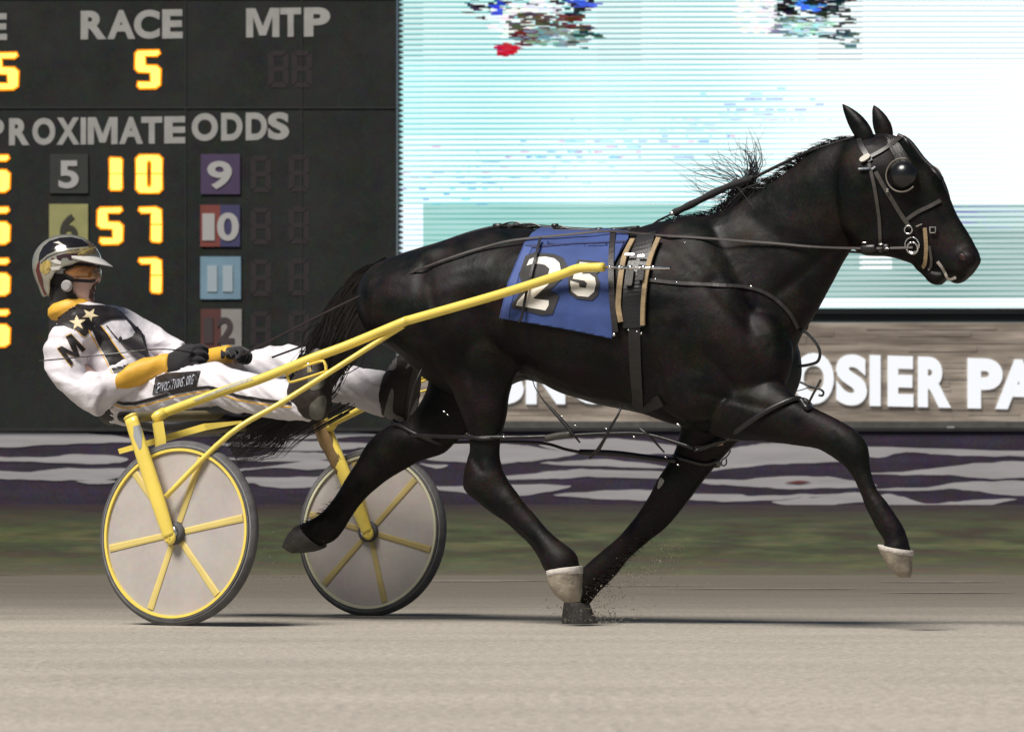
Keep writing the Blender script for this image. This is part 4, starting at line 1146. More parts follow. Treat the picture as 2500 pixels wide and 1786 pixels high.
bm = bmesh.new(); hob(bm, [(1333, 1070, N_), (1362, 1063, N_), (1393, 1060, N_)], .0135); obj('sleeve', bm, M['greyleather'], hb, smooth=True)
bm = bmesh.new(); hob(bm, [(1696, 1100, N_ + .02), (1760, 1076, N_ + .08), (1850, 1070, N_ + .14)], .005); obj('side_strap', bm, M['black'], hb, smooth=True)
for pts, rr in (([(1296, 915, .52), (1306, 945, .50), (1325, 975, .5), (1348, 1000, .5), (1370, 1024, .5), (1392, 1050, .5), (1416, 1080, .5)], [.0018, .002, .003, .006, .0075, .007, .003]),
                ([(1520, 985, .52), (1508, 1014, .5), (1492, 1040, .5), (1478, 1068, .52), (1462, 1095, .55), (1440, 1118, .58)], [.004, .0045, .005, .006, .008, .005]),
                ([(1560, 1044, .5), (1590, 1068, .52), (1622, 1104, .55)], [.006, .005, .003]),
                ([(1030, 900, .40), (1012, 940, .40), (1002, 980, .40), (996, 1030, .42)], [.003, .004, .004, .003])):
    P = [W(*p) for p in pts]; bm = bmesh.new(); tube(bm, P, rr, 8); obj('hanger', bm, M['black'], hb, smooth=True)
for x, y, v, r in ((1230, 1066, N_ - .05, .006), (1372, 1016, .49, .007), (1405, 1038, .49, .006), (1480, 1046, .49, .006), (1548, 1066, .49, .006), (1656, 1036, .45, .010), (1084, 1004, .42, .008), (1093, 1012, .42, .006), (1625, 1115, .6, .006), (1655, 1134, .62, .006)):
    bm = bmesh.new(); blob(bm, W(x, y, v), (h + UP * -.4).normalized(), r * .95, l, r * .4, UP, r * .45, 12, 8); obj('buckle', bm, M['steel'], hb, smooth=True)
bm = bmesh.new()
hob(bm, [(1974, 984, N_ - .02), (1986, 960, N_ - .03), (1998, 938, N_ - .03), (2004, 926, N_ - .03)], [.010, .0065, .006, .005] and .0045); obj('hook', bm, M['darkstrap'], hb, smooth=True)
bm = bmesh.new()
hob(bm, [(1951, 931, N_ - .03), (1972, 940, N_ - .03), (1998, 948, N_ - .03), (2010, 956, N_ - .03), (2008, 965, N_ - .03), (1999, 964, N_ - .03)], .0042)
hob(bm, [(1940, 955, N_ - .03), (1958, 951, N_ - .03), (1975, 946, N_ - .03), (1990, 948, N_ - .03)], .0018); obj('hook', bm, M['black'], hb, smooth=True)
bm = bmesh.new(); hob(bm, [(1784, 1098, N_), (1776, 1112, N_), (1762, 1124, N_), (1764, 1136, N_), (1773, 1132, N_), (1773, 1118, N_)], .003); obj('hook', bm, M['black'], hb, smooth=True)
bm = bmesh.new(); strap(bm, HT, [(1700, 1094), (1735, 1084), (1765, 1078)], N_ - .06, .014, .003, .010); obj('pale_tab', bm, M['tan'], hb)

M['tan2'] = mat('worn rim', (.17, .15, .12), .5)
br = thing('bridle', 'black leather bridle with a round eye cup on the head of the horse', 'bridle')
hv = CV - .1
def bstrap(name, pts, wd, m=None, off=.005, mirror=True): return hs_strap(name, pts, hv, wd, m or M['greyleather'], .004, off, mirror, None, br)
bstrap('brow_band', [(2126, 384), (2155, 368), (2182, 350), (2196, 338)], .014)
bstrap('cheek_strap', [(2138, 420), (2156, 452), (2182, 495), (2208, 535), (2224, 556)], .015)
bstrap('throat_strap', [(2122, 400), (2134, 450), (2142, 500), (2148, 550), (2150, 612)], .012)
bstrap('nose_band', [(2214, 536), (2240, 518), (2268, 505), (2296, 490)], .014)
bstrap('chin_strap', [(2258, 556), (2262, 600), (2260, 640), (2254, 652)], .014, M['tan'])
bstrap('chin_strap', [(2270, 600), (2276, 640), (2268, 660)], .010, M['greyleather'])
bstrap('crown_strap', [(2126, 395), (2106, 362), (2098, 340)], .018, M['black'])
# overcheck straps down the face
bm = bmesh.new()
P = topline([(2192, 331), (2221, 347), (2255, 390), (2290, 426), (2308, 462), (2318, 500)]); tube(bm, P, .009, 8); obj('face_strap', bm, M['black'], br, smooth=True)
bm = bmesh.new(); box(bm, W(2216, 347, CV), hd, .020, l, .018, UP, .013); box(bm, W(2288, 424, CV), hd, .03, l, .022, UP, .008); obj('keeper', bm, M['black'], br, smooth=True)
def onr(name, x, y, rad, r, m, off=.012, v=hv):
    c, n = onsurf(HT, x, y, v, off); n = (n - l * .8).normalized(); A = (UP - n * UP.dot(n)).normalized(); B = n.cross(A)
    bm = bmesh.new(); tube(bm, [c + A * (rad * math.cos(t)) + B * (rad * math.sin(t)) for t in [k * math.pi / 12 for k in range(25)]], r, 8); return obj(name, bm, m, br, smooth=True)
onr('bit_ring', 2231, 603, .0205, .0038, M['steel'], .016); onr('bit_ring', 2229, 596, .027, .0028, M['steel'], .010); onr('ring', 2220, 560, .0145, .003, M['steel'])
def bplate(x, y, wx, wy, ang, m, name, off=.010, e=.35):
    c, n = onsurf(HT, x, y, hv, off); A = (h - n * h.dot(n)).normalized(); B = n.cross(A); q = Matrix.Rotation(math.radians(ang), 3, n)
    A = q @ A; B = q @ B; bm = bmesh.new(); loft(bm, [ring(c - n * .003, A, wx, B, wy, 20, e), ring(c + n * .003, A, wx, B, wy, 20, e)]); obj(name, bm, m, br)
bplate(2114, 389, .021, .011, 35, mat('pale rosette', (.50, .47, .40), .5), 'rosette', .012, .8)
bplate(2112, 413, .022, .0035, 0, M['steel'], 'buckle'); bplate(2134, 412, .008, .0035, 40, M['steel'], 'buckle')
bplate(2166, 465, .004, .007, 0, M['steel'], 'buckle', .012)
for x, y in ((2278, 555), (2278, 568)): bplate(x, y, .010, .0016, 0, M['steel'], 'buckle')
for x, y in ((2271, 560), (2285, 560)): bplate(x, y, .0016, .010, 0, M['steel'], 'buckle')
bplate(2245, 550, .012, .002, 20, M['steel'], 'buckle')
# lip strap, pale
bstrap('lip_strap', [(2290, 638), (2303, 655), (2313, 675), (2320, 690)], .010, mat('pale rope', (.42, .38, .33), .8), .004)
# eye cups
for s in (-1, 1):
    if s < 0: c, n = onsurf(HT, 2204, 428, hv, 0)
    else:
        c = mir(c0); u_ = Vector(n0); n = u_ - l * (2 * u_.dot(l))
    if s < 0: c0, n0 = c.copy(), n.copy()
    n = (n - l * .35 * (-s if s > 0 else 1)).normalized()
    A = (UP - n * UP.dot(n)).normalized(); B = n.cross(A)
    bm = bmesh.new(); blob(bm, c - n * .006, n, .040, A, .050, B, .050, 28, 14); cup = obj('eye_cup', bm, mat('gloss black', (.007, .007, .008), .26, spec=.6), br, smooth=True)
    bm = bmesh.new(); tube(bm, [c + n * .008 + A * (.060 * math.cos(t)) + B * (.060 * math.sin(t)) for t in [k * math.pi / 20 for k in range(-2, 26)]], .0030, 8)
    obj('cup_rim', bm, M['tan2'], cup, smooth=True)
# overcheck rein from the saddle to the poll
oc = thing('overcheck_rein', 'thick padded black overcheck strap above the mane of the horse', 'check rein')
bm = bmesh.new()
P = smooth3([W(x, y, CV - .03) for x, y in ((1645, 520), (1690, 498), (1769, 459), (1836, 436))], 5); tube(bm, P, [.0135 + .0015 * math.sin(i * 1.7) for i in range(len(P))], 10); obj('padded_sleeve', bm, M['blackmatte'], oc, smooth=True)
bm = bmesh.new(); tube(bm, smooth3([W(x, y, CV - .03) for x, y in ((1836, 436), (1905, 402), (1969, 372), (2030, 352), (2092, 333))], 5), .0062, 8)
tube(bm, smooth3([W(x, y, CV + .02) for x, y in ((1969, 376), (2030, 362), (2092, 342))], 5), .004, 8); obj('check_strap', bm, M['black'], oc, smooth=True)
bm = bmesh.new(); tube(bm, smooth3([W(x, y, CV - .03) for x, y in ((1570, 562), (1590, 550), (1608, 538), (1628, 528), (1648, 519))], 4), .004, 8)
tube(bm, smooth3([W(x, y, CV - .03) for x, y in ((1606, 536), (1615, 545), (1624, 540))], 4), .003, 8); obj('check_strap', bm, M['black'], oc)
bm = bmesh.new(); blob(bm, W(1640, 521, CV - .04), h, .010, l, .006, UP, .009, 10, 8); obj('buckle', bm, M['steel'], oc, smooth=True)
# driving reins
def rein(far):
    pts = []
    for x, y, v in ((592, 866, .62), (720, 800, .56), (850, 735, .52)): pts.append(W(x, y, v))
    for x, y in ((1010, 668), (1130, 624), (1190, 608), (1255, 597), (1380, 588), (1490, 577), (1600, 580), (1720, 586), (1830, 592), (1900, 596), (1980, 602)):
        p, n = onsurf(HT, x, y, nv, .012 if not (1240 < x < 1540) else .024); pts.append(p)
    for x, y, v in ((2080, 606, CV - .12), (2160, 606, CV - .115), (2228, 604, CV - .10)): pts.append(W(x, y, v))
    P = smooth3(pts, 4)
    for _ in range(4): P = [P[0]] + [(P[i - 1] + P[i] * 2 + P[i + 1]) / 4 for i in range(1, len(P) - 1)] + [P[-1]]
    if far: P = [mir(p) for p in P]
    bm = bmesh.new(); N = [(UP * .3 + (l if far else -l)).normalized()] * len(P)
    ribbon(bm, P, N, .008, .0035)
    return bm
M['reinleather'] = mat('dark rein leather', (.022, .013, .010), .5, var=.3)
rn = obj('rein', rein(False), M['reinleather']); tag(rn, 'near side driving rein along the neck of the black horse', 'rein', 'driving reins')
rn2 = obj('rein', rein(True), M['reinleather']); tag(rn2, 'far side driving rein passing beyond the neck of the black horse', 'rein', 'driving reins')
bm = bmesh.new()
for x, y in ((2110, 592), (2150, 596), (2165, 606)): blob(bm, W(x, y, CV - .13), h, .010, l, .004, UP, .0035, 10, 6)
obj('rein_fitting', bm, M['steel'], rn)
bm = bmesh.new(); box(bm, W(2120, 606, CV - .122), h, .028, UP, .014, l, .007); box(bm, W(2162, 604, CV - .122), h, .012, UP, .013, l, .007); obj('rein_keeper', bm, M['black'], rn, smooth=True)
# ------------------------------------------------------------------ driver
dr = thing('person', 'driver in white, black and gold racing silks leaning back with legs forward', 'person')
# head frame: slightly turned away from the camera, facing the horse
a_h = math.radians(9)
Fh = (h * math.cos(a_h) + l * math.sin(a_h)).normalized(); Rh = Fh.cross(UP).normalized(); Uh = UP.copy()
pt = math.radians(-2); Fh, Uh = (Fh * math.cos(pt) + Uh * math.sin(pt)).normalized(), (Uh * math.cos(pt) - Fh * math.sin(pt)).normalized()
HC = W(170, 662, CV); HSC = 1.08
def Hd(f, r, u): return HC + (Fh * f + Rh * r + Uh * u) * HSC
def headrings(bm, rows, n=26, e=1):
    loft(bm, [ring(Hd(cf, 0, u), Fh, a * HSC, Rh, b * HSC, n, e) for u, cf, a, b in rows])
bm = bmesh.new()
headrings(bm, [(-.125, .055, .022, .018), (-.118, .050, .045, .034), (-.10, .038, .062, .048), (-.075, .026, .078, .058), (-.045, .018, .090, .066), (-.01, .012, .098, .071), (.03, .006, .104, .075), (.07, -.002, .098, .073), (.10, -.006, .075, .058), (.12, -.006, .04, .03)])
# nose, lips, chin, brows, cheekbones, ears
loft(bm, [ring(Hd(.100, 0, .02), Fh, .012, Rh, .008, 10), ring(Hd(.112, 0, -.006), Fh, .014, Rh, .010, 10), ring(Hd(.122, 0, -.030), Fh, .016, Rh, .014, 10), ring(Hd(.110, 0, -.044), Fh, .016, Rh, .017, 10)])
blob(bm, Hd(.100, 0, -.064), Fh, .010 * HSC, Rh, .024 * HSC, Uh, .0065); blob(bm, Hd(.097, 0, -.078), Fh, .010 * HSC, Rh, .022 * HSC, Uh, .0075)
blob(bm, Hd(.086, 0, -.106), Fh, .024, Rh, .026, Uh, .020)
for s in (-1, 1):
    blob(bm, Hd(.090, s * .034, .040), Fh, .014, Rh, .026, Uh, .008); blob(bm, Hd(.078, s * .045, -.020), Fh, .022, Rh, .016, Uh, .016)
    blob(bm, Hd(.0, s * .068, -.012), Fh, .018, Rh, .006, Uh, .03); blob(bm, Hd(.094, s * .033, .018), Fh, .008, Rh, .013, Uh, .009)
# neck, torso, arms, legs under the clothes: one continuous body
def chain(bm, pts, r, n=14): tube(bm, smooth3(pts, 4), catr(r, 4), n)
def catr(r, n): return [x[0] for x in catmull([(a,) for a in r], n)]
nk = W(172, 745, CV)
chain(bm, [Hd(0, 0, -.06), nk, W(205, 790, CV)], [.058, .060, .08])
TA = (W(178, 748, CV) - W(335, 975, CV)).normalized(); TF = TA.cross(l).normalized()
if TF.dot(h) < 0: TF = -TF
TORSO = [(345, 992, .10, .13), (330, 960, .125, .165), (300, 910, .125, .165), (270, 865, .13, .175), (243, 824, .125, .185), (218, 790, .105, .175), (196, 766, .075, .115), (182, 748, .058, .066)]
def torso(bm, g, rows=TORSO):
    loft(bm, [ring(W(x, y, CV), TF, a + g, l, b + g, 28, .88) for x, y, a, b in rows])
torso(bm, -.02, TORSO[:-1])
SN, EN, HN = W(168, 812, CV - .19), W(218, 960, CV - .27), W(455, 884, CV - .10)
SF, EF, HF = W(290, 790, CV + .18), W(420, 862, CV + .25), W(575, 862, CV + .06)
chain(bm, [SN + l * .03, SN.lerp(EN, .5) - h * .02 - l * .005, EN], [.042, .036, .034]); chain(bm, [EN, EN.lerp(HN, .5), HN], [.034, .026, .021])
chain(bm, [SF, SF.lerp(EF, .5), EF], [.05, .044, .038]); chain(bm, [EF, EF.lerp(HF, .5), HF], [.03, .026, .021])
NL = [W(330, 968, CV - .10), W(425, 955, CV - .16), W(515, 940, CV - .22), W(600, 960, CV - .25), W(728, 975, CV - .28)]
FL = [W(420, 955, CV + .10), W(560, 915, CV + .18), W(715, 905, CV + .24), W(820, 935, CV + .27), W(955, 962, CV + .30)]
chain(bm, NL, [.075, .068, .055, .05, .038]); chain(bm, FL, [.075, .068, .055, .05, .038])
bm = remesh(bm, .0062, 3, .5)
bodyo = obj('body', bm, M['skin'], dr, smooth=True)

# jacket: loft shells remeshed together, creased by layered noise
def folds(p, n, k=1.0):
    q = p.dot(TA) * 22 + p.dot(h) * 14
    a = noise.noise(Vector((q, p.dot(l) * 9, p.z * 6)))
    b = noise.noise(p * 24)
    return (abs(a) * .012 - .004 + b * .003 + .0055 * (1 - min(1, abs(noise.noise(Vector((p.dot(TA) * 13 + p.dot(h) * 9, p.dot(l) * 5, p.dot(h) * 4 - 3)))) * 4)) ** 2) * k
bm = bmesh.new()
torso(bm, .004, TORSO[1:7])
def sil_arm(bm, rows): limb(bm, rows, 4, 22)
sil_arm(bm, [(205, 770, 245, 830, CV - .17, .9), (140, 782, 222, 846, CV - .20, .95), (112, 836, 212, 872, CV - .23, .9), (109, 890, 212, 915, CV - .25, .85), (128, 935, 240, 935, CV - .27, .8), (180, 985, 262, 930, CV - .27, .8), (236, 1018, 262, 945, CV - .27, .8), (246, 1004, 268, 945, CV - .26, .8)])
sil_arm(bm, [(215, 985, 212, 905, CV - .27, .8), (250, 1000, 240, 905, CV - .25, .85), (290, 975, 275, 900, CV - .22, .85), (335, 950, 315, 890, CV - .19, .85), (380, 925, 365, 875, CV - .16, .9)])
sil_arm(bm, [(225, 745, 235, 850, CV + .10, .9), (270, 742, 268, 862, CV + .15, .9), (310, 752, 300, 868, CV + .18, .9), (350, 778, 330, 880, CV + .21, .85), (405, 808, 380, 895, CV + .24, .8), (452, 836, 430, 900, CV + .24, .6)])
sil_arm(bm, [(410, 842, 400, 905, CV + .24, .8), (460, 845, 450, 900, CV + .18, .9), (515, 850, 508, 895, CV + .12, .9)])
bm = remesh(bm, .0075, 3, .5); disp(bm, lambda p, n: folds(p, n))
jk = obj('jacket', bm, M['white'], dr, smooth=True)
JT = bvh(jk)
z4 = lambda L_: [(50 + x / 2.707, 520 + y / 2.707) for x, y in L_]
z6_ = lambda L_: [(60 + x / 5.413, 560 + y / 5.413) for x, y in L_]
dv = CV - .15
yoke = z6_([(380, 1100), (400, 1000), (640, 985), (840, 1010), (1000, 1005), (1100, 1020), (1330, 1070), (1480, 1190), (1330, 1180), (1130, 1195), (980, 1270), (880, 1310), (800, 1420), (760, 1400), (660, 1320), (520, 1270), (400, 1280), (320, 1330), (290, 1340), (330, 1230)])
dec('yoke', yoke, M['blkcloth'], jk, JT, .004, dv, 3)
dec('stripe', z6_([(860, 1300), (1000, 1275), (1120, 1430), (1240, 1620), (1380, 1780), (1420, 1850), (1180, 1900), (1080, 1700), (950, 1470)]), M['blkcloth'], jk, JT, .004, dv, 3)
dec('stripe', z6_([(1330, 1190), (1480, 1195), (1570, 1350), (1610, 1620), (1600, 1640), (1560, 1590), (1490, 1420), (1400, 1270)]), M['blkcloth'], jk, JT, .004, dv, 3)
edge = lambda L_, wd: [(x, y) for x, y in L_] + [(x + wd, y + wd * .15) for x, y in reversed(L_)]
dec('gold_edge', edge(z6_([(1000, 1275), (1120, 1430), (1240, 1620), (1380, 1780), (1420, 1850)]), 3.2), M['gold'], jk, JT, .004, dv, 3)
dec('gold_edge', edge(z6_([(830, 1330), (920, 1480), (1050, 1700), (1150, 1900)]), 3.2), M['gold'], jk, JT, .004, dv, 3)
dec('gold_edge', edge(z6_([(660, 1320), (745, 1400), (800, 1425)]), 3.0), M['gold'], jk, JT, .004, dv, 3)
# seams and shaded pleat lines are cloth folds; a thin dark placket seam is stitched
def star(cx, cy, r, rot, sx=1.0):
    o_ = []
    for k in range(10):
        rr = r if k % 2 == 0 else r * .40; t = math.radians(rot + 36 * k)
        o_.append((cx + rr * math.sin(t) * sx, cy - rr * math.cos(t)))
    return o_
M['stargold'] = mat('pale gold star', (.66, .55, .34), .6)
dec('star', star(189, 790, 19, -6, 1.05), M['stargold'], jk, JT, .0065, dv, 2.5)
dec('star', star(219, 771, 17, 30, 1.25), M['stargold'], jk, JT, .0065, dv, 2.5)
mm = z4([(250, 900), (275, 875), (330, 925), (300, 820), (345, 800), (385, 830), (425, 905), (400, 920), (365, 850), (350, 860), (385, 945), (375, 955), (290, 915), (285, 925), (345, 985), (335, 1012)])
mpoly = z4([(245, 895), (275, 880), (345, 918), (298, 818), (335, 800), (425, 900), (405, 922), (362, 868), (388, 945), (372, 957), (298, 922), (348, 990), (332, 1013)])
dec('letter_backing', [(x + (x - 175) * .05, y + (y - 855) * .05) for x, y in mpoly], M['gold'], jk, JT, .0035, dv, 3)
dec('letter', mpoly, M['blkcloth'], jk, JT, .0050, dv, 3)
# collar and cuffs
bm = bmesh.new()
cc = [W(178, 768, CV), W(175, 758, CV), W(171, 745, CV), W(170, 739, CV)]
ct_ = (h * math.cos(.24) + UP * math.sin(.24)).normalized()
loft(bm, [ring(p, ct_, a, l, b, 28) for p, a, b in zip(cc, (.094, .102, .094, .078), (.092, .098, .090, .076))]); disp(bm, lambda p, n: .003 * noise.noise(p * 26))
obj('collar', bm, M['gold'], jk, smooth=True)
bm = bmesh.new(); limb(bm, [(296, 960, 296, 905, CV - .225, 1.1), (330, 948, 322, 884, CV - .205, 1.1), (368, 934, 356, 872, CV - .18, 1.1), (405, 920, 398, 862, CV - .145, 1.05), (424, 912, 418, 860, CV - .13, 1.05)], 4, 24)
disp(bm, lambda p, n: .006 * noise.noise(Vector((p.dot(h) * 28, p.z * 12, 0))) + .004)
obj('cuff', bm, M['gold'], jk, smooth=True)
bm = bmesh.new(); limb(bm, [(510, 892, 512, 850, CV + .12, .95), (535, 890, 535, 846, CV + .10, .95), (562, 884, 560, 842, CV + .07, .95)], 4, 20); disp(bm, lambda p, n: .003 * noise.noise(p * 20)); obj('cuff', bm, M['gold'], jk, smooth=True)
# trousers
bm = bmesh.new()
limb(bm, [(262, 925, 282, 1016, CV - .08, 1.3), (300, 915, 318, 1020, CV - .09, 1.0), (370, 912, 378, 1016, CV - .13, .9), (445, 900, 448, 1003, CV - .18, .9), (512, 884, 514, 992, CV - .21, .9), (565, 898, 560, 1000, CV - .23, .9), (620, 912, 612, 1010, CV - .25, .9), (680, 922, 675, 1020, CV - .27, .85), (722, 930, 735, 1028, CV - .28, .8), (730, 934, 752, 1030, CV - .28, .75)], 4, 24)
limb(bm, [(330, 905, 350, 1010, CV + .06, 1.2), (430, 895, 450, 1000, CV + .12, .9), (540, 868, 560, 975, CV + .17, .9), (620, 852, 640, 960, CV + .21, .9), (690, 842, 708, 958, CV + .24, .9), (745, 850, 745, 965, CV + .25, .9), (800, 872, 800, 978, CV + .265, .9), (860, 892, 855, 990, CV + .28, .9), (920, 902, 905, 1008, CV + .295, .85), (952, 905, 945, 1020, CV + .30, .8)], 4, 24)
loft(bm, [ring(W(x, y, CV), TF, a, l, b, 28, .88) for x, y, a, b in ((356, 1008, .07, .12), (345, 992, .125, .17), (325, 955, .14, .18), (305, 920, .138, .178))])
bm = remesh(bm, .0075, 3, .5)
def tf(p, n):
    a = noise.noise(Vector((p.dot(h) * 16 + p.z * 22, p.dot(l) * 6, 3)))
    return abs(a) * .010 - .004 + .003 * noise.noise(p * 22) + .006 * (1 - min(1, abs(noise.noise(Vector((p.dot(h) * 9 + p.z * 15, p.dot(l) * 5, 9)))) * 4)) ** 2
disp(bm, tf); tr = obj('trousers', bm, M['white'], dr, smooth=True); TT_ = bvh(tr)
# the body stays inside the clothes
for T__ in (JT, TT_):
    for v in bodyo.data.vertices:
        if v.co.z > nk.z - .03: continue
        p, n, i, dd = T__.find_nearest(v.co, .09)
        if p is not None and (v.co - p).dot(n) > -.008: v.co = p - n * .010
BT = bvh(bodyo)
dec('beard', [(226, 698), (238, 690), (254, 692), (254, 708), (247, 716), (243, 732), (228, 738), (216, 728), (218, 712)], mat('short beard', (.11, .055, .042), .8, var=.4, vscale=200), bodyo, BT, .0012, CV, 3)
z7 = lambda L_: [(350 + x / 4.546, 780 + y / 4.546) for x, y in L_]
tv = CV - .28
top_ = [(274, 973), (300, 981), (330, 980), (380, 967), (430, 952), (475, 944), (510, 941), (540, 948), (580, 962), (640, 972), (712, 980)]
wd_ = [6, 8, 8.5, 9, 9, 9, 7, 8, 8, 8, 8]
dec('side_stripe', top_ + [(x, y + w_) for (x, y), w_ in zip(reversed(top_), reversed(wd_))], M['blkcloth'], tr, TT_, .003, tv)
g_ = [(x, y + w_ + 4) for (x, y), w_ in zip(top_, wd_)]
dec('gold_stripe', g_ + [(x, y + 3.4) for x, y in reversed(g_)], M['gold'], tr, TT_, .003, tv, 3)
patch = z7([(105, 835), (140, 640), (250, 600), (640, 570), (590, 740), (540, 755), (350, 790)])
dec('sponsor_patch', patch, M['blkcloth'], tr, TT_, .0035, tv, 3)
# lettering on the patch
rows = 'NEWVOCATIONS.ORG'
bm2 = bmesh.new(); n_ = len(rows)
for i, ch in enumerate(rows):
    t0, t1 = i / n_, (i + .86) / n_
    a0 = Vector((384, 938)).lerp(Vector((478, 915)), t0) ; a1 = Vector((384, 938)).lerp(Vector((478, 915)), t1)
    b0 = Vector((378, 961)).lerp(Vector((475, 937)), t0) ; b1 = Vector((378, 961)).lerp(Vector((475, 937)), t1)
    fnp = lambda x, y, d_: onsurf(TT_, x, y, tv, .008)[0]
    if ch in 'I.':
        c_a, c_b = a0.lerp(a1, .38), a0.lerp(a1, .66); d_a, d_b = b0.lerp(b1, .38), b0.lerp(b1, .66)
        if ch == '.': c_a, c_b = c_a.lerp(d_a, .8), c_b.lerp(d_b, .8)
        a0, a1, b0, b1 = c_a, c_b, d_a, d_b
    glyph(bm2, ch, (tuple(a0), tuple(a1), tuple(b0), tuple(b1)), fnp, 0, None, .012)
obj('patch_lettering', bm2, mat('silver print', (.42, .44, .50), .6), tr)
# dark waist at the back
bm = bmesh.new()
loft(bm, [ring(W(x, y, CV), TF, a, l, b, 28, .88) for x, y, a, b in ((352, 1012, .08, .13), (332, 985, .142, .186), (318, 955, .150, .194), (306, 930, .146, .190))]); bm = remesh(bm, .009, 2, .4)
bmesh.ops.delete(bm, geom=[f for f in bm.faces if proj(f.calc_center_median()).x > 276], context='FACES')
obj('waistband', bm, M['blkcloth'], dr, smooth=True)
# gloves with five fingers
def glove(wrist, palm_dir, back, side, s, name='glove'):
    """palm_dir: wrist to knuckles; back: out of the back of the hand; side: towards the thumb"""
    bm = bmesh.new(); pd, bk, sd = palm_dir.normalized() * s, back.normalized() * s, side.normalized() * s
    loft(bm, [ring(wrist + pd * t, sd, a, bk, b, 16, .85) for t, a, b in ((-.035, .036, .030), (0, .034, .026), (.03, .042, .022), (.065, .046, .021), (.092, .043, .018))])
    for i, (off, ln) in enumerate(((.034, .070), (.012, .078), (-.011, .073), (-.033, .060))):
        k0 = wrist + pd * .082 + sd * off
        p1 = k0 + pd * ln * .38 - bk * ln * (.10 + .03 * i); p2 = p1 - bk * ln * .42 - pd * ln * .02; p3 = p2 - pd * ln * .36 - bk * ln * .02
        tube(bm, smooth3([k0 - pd * .02, k0, p1, p2, p3], 3), [.0125 * s] * 9 + [.0118 * s] * 3 + [.0105 * s], 10)
    t0 = wrist + pd * .025 + sd * .034; t1 = t0 + pd * .03 + sd * .018 - bk * .012; t2 = t1 + pd * .024 - bk * .022 - sd * .006
    tube(bm, smooth3([wrist + pd * .01 + sd * .015, t0, t1, t2], 3), .0125 * s, 10)
    bm = remesh(bm, .0042, 2, .4); return obj(name, bm, M['blackmatte'], dr, smooth=True)
wn = W(408, 888, CV - .14); glove(wn, (W(490, 866, CV - .09) - wn), UP * .4 - l * .9, UP * .9 + l * .4, 1.22)
wf = W(562, 862, CV + .07); glove(wf, (W(640, 850, CV + .0) - wf), UP * .8 + l * .3, -l + UP * .2, 1)
# boots: soles face forward in the stirrups
def boot(pts_body, v, heel, toe, nm='boot'):
    bm = bmesh.new()
    limb(bm, pts_body, 4, 20); b = remesh(bm, .007, 2, .5); disp(b, lambda p, n: .002 * noise.noise(p * 40)); bt = obj(nm, b, mat('dark brown boot', (.028, .020, .017), .6, var=.3, bump=.2), dr, smooth=True)
    return bt
M['sole'] = mat('grey boot panels', (.13, .125, .105), .7, var=.3, vscale=30)
bN = boot([(712, 932, 722, 1018, CV - .28, .8), (735, 900, 745, 1022, CV - .28, .7), (755, 866, 772, 1026, CV - .29, .5), (772, 848, 790, 1026, CV - .29, .42), (788, 862, 799, 1012, CV - .29, .42), (794, 890, 801, 1000, CV - .29, .4)], CV - .29, None, None)
T_ = bvh(bN)
for poly in ([(770, 1024), (788, 1018), (797, 985), (792, 965), (775, 970), (756, 990), (757, 1015)], [(766, 862), (776, 846), (785, 850), (789, 868), (775, 880)], [(752, 925), (775, 918), (792, 925), (786, 945), (760, 952)]):
    dec('boot_panel', densepoly(poly, 3), M['sole'], bN, T_, .0015, CV - .3, 4)
bF = boot([(945, 915, 940, 1018, CV + .30, .8), (962, 880, 965, 1030, CV + .30, .6), (985, 860, 975, 1040, CV + .30, .48), (1010, 862, 985, 1046, CV + .30, .42), (1022, 880, 1000, 1040, CV + .30, .4)], CV + .3, None, None)
T_ = bvh(bF)
for poly in ([(930, 890), (955, 855), (968, 862), (966, 900), (940, 902)], [(940, 1000), (955, 950), (962, 960), (960, 1005), (985, 1020), (980, 1038), (950, 1042), (938, 1030)], [(990, 900), (1005, 872), (1018, 868), (1020, 878), (1005, 890)], [(1000, 1010), (1010, 985), (1018, 970), (1018, 990), (1006, 1016)]):
    dec('boot_panel', densepoly(poly, 3), mat('pale boot panel', (.25, .24, .22), .7, var=.2), bF, T_, .0015, CV + .3, 4)

# balaclava, helmet, goggles
bm = bmesh.new()
g = .007
headrings(bm, [(-.128, .028, .05, .04), (-.118, .028, .068, .056), (-.10, .024, .080, .064), (-.075, .020, .088, .070), (-.045, .014, .096, .077), (-.01, .010, .103, .082), (.03, .004, .108, .084), (.07, -.004, .10, .08)])
chain(bm, [Hd(-.005, 0, -.07), Hd(-.01, 0, -.12), W(173, 752, CV)], [.078, .070, .068], 20)
bm = remesh(bm, .006, 2, .4)
def isface(p):
    q = (p - HC) / HSC; f = q.dot(Fh); u = q.dot(Uh)
    return f > .048 + max(0, -u - .08) * .6 and -.14 < u < .09
bmesh.ops.delete(bm, geom=[f for f in bm.faces if isface(f.calc_center_median())], context='FACES')
bal = obj('balaclava', bm, M['blackmatte'], dr, smooth=True)
bm = bmesh.new(); c_ = Hd(.034, .082, -.062); loft(bm, [ring(c_, Fh, .024, Uh, .024, 24), ring(c_ + Rh * .010, Fh, .024, Uh, .024, 24), ring(c_ + Rh * .016, Fh, .018, Uh, .018, 24)]); obj('ear_disc', bm, mat('pale grey pad', (.36, .34, .34), .6), bal)
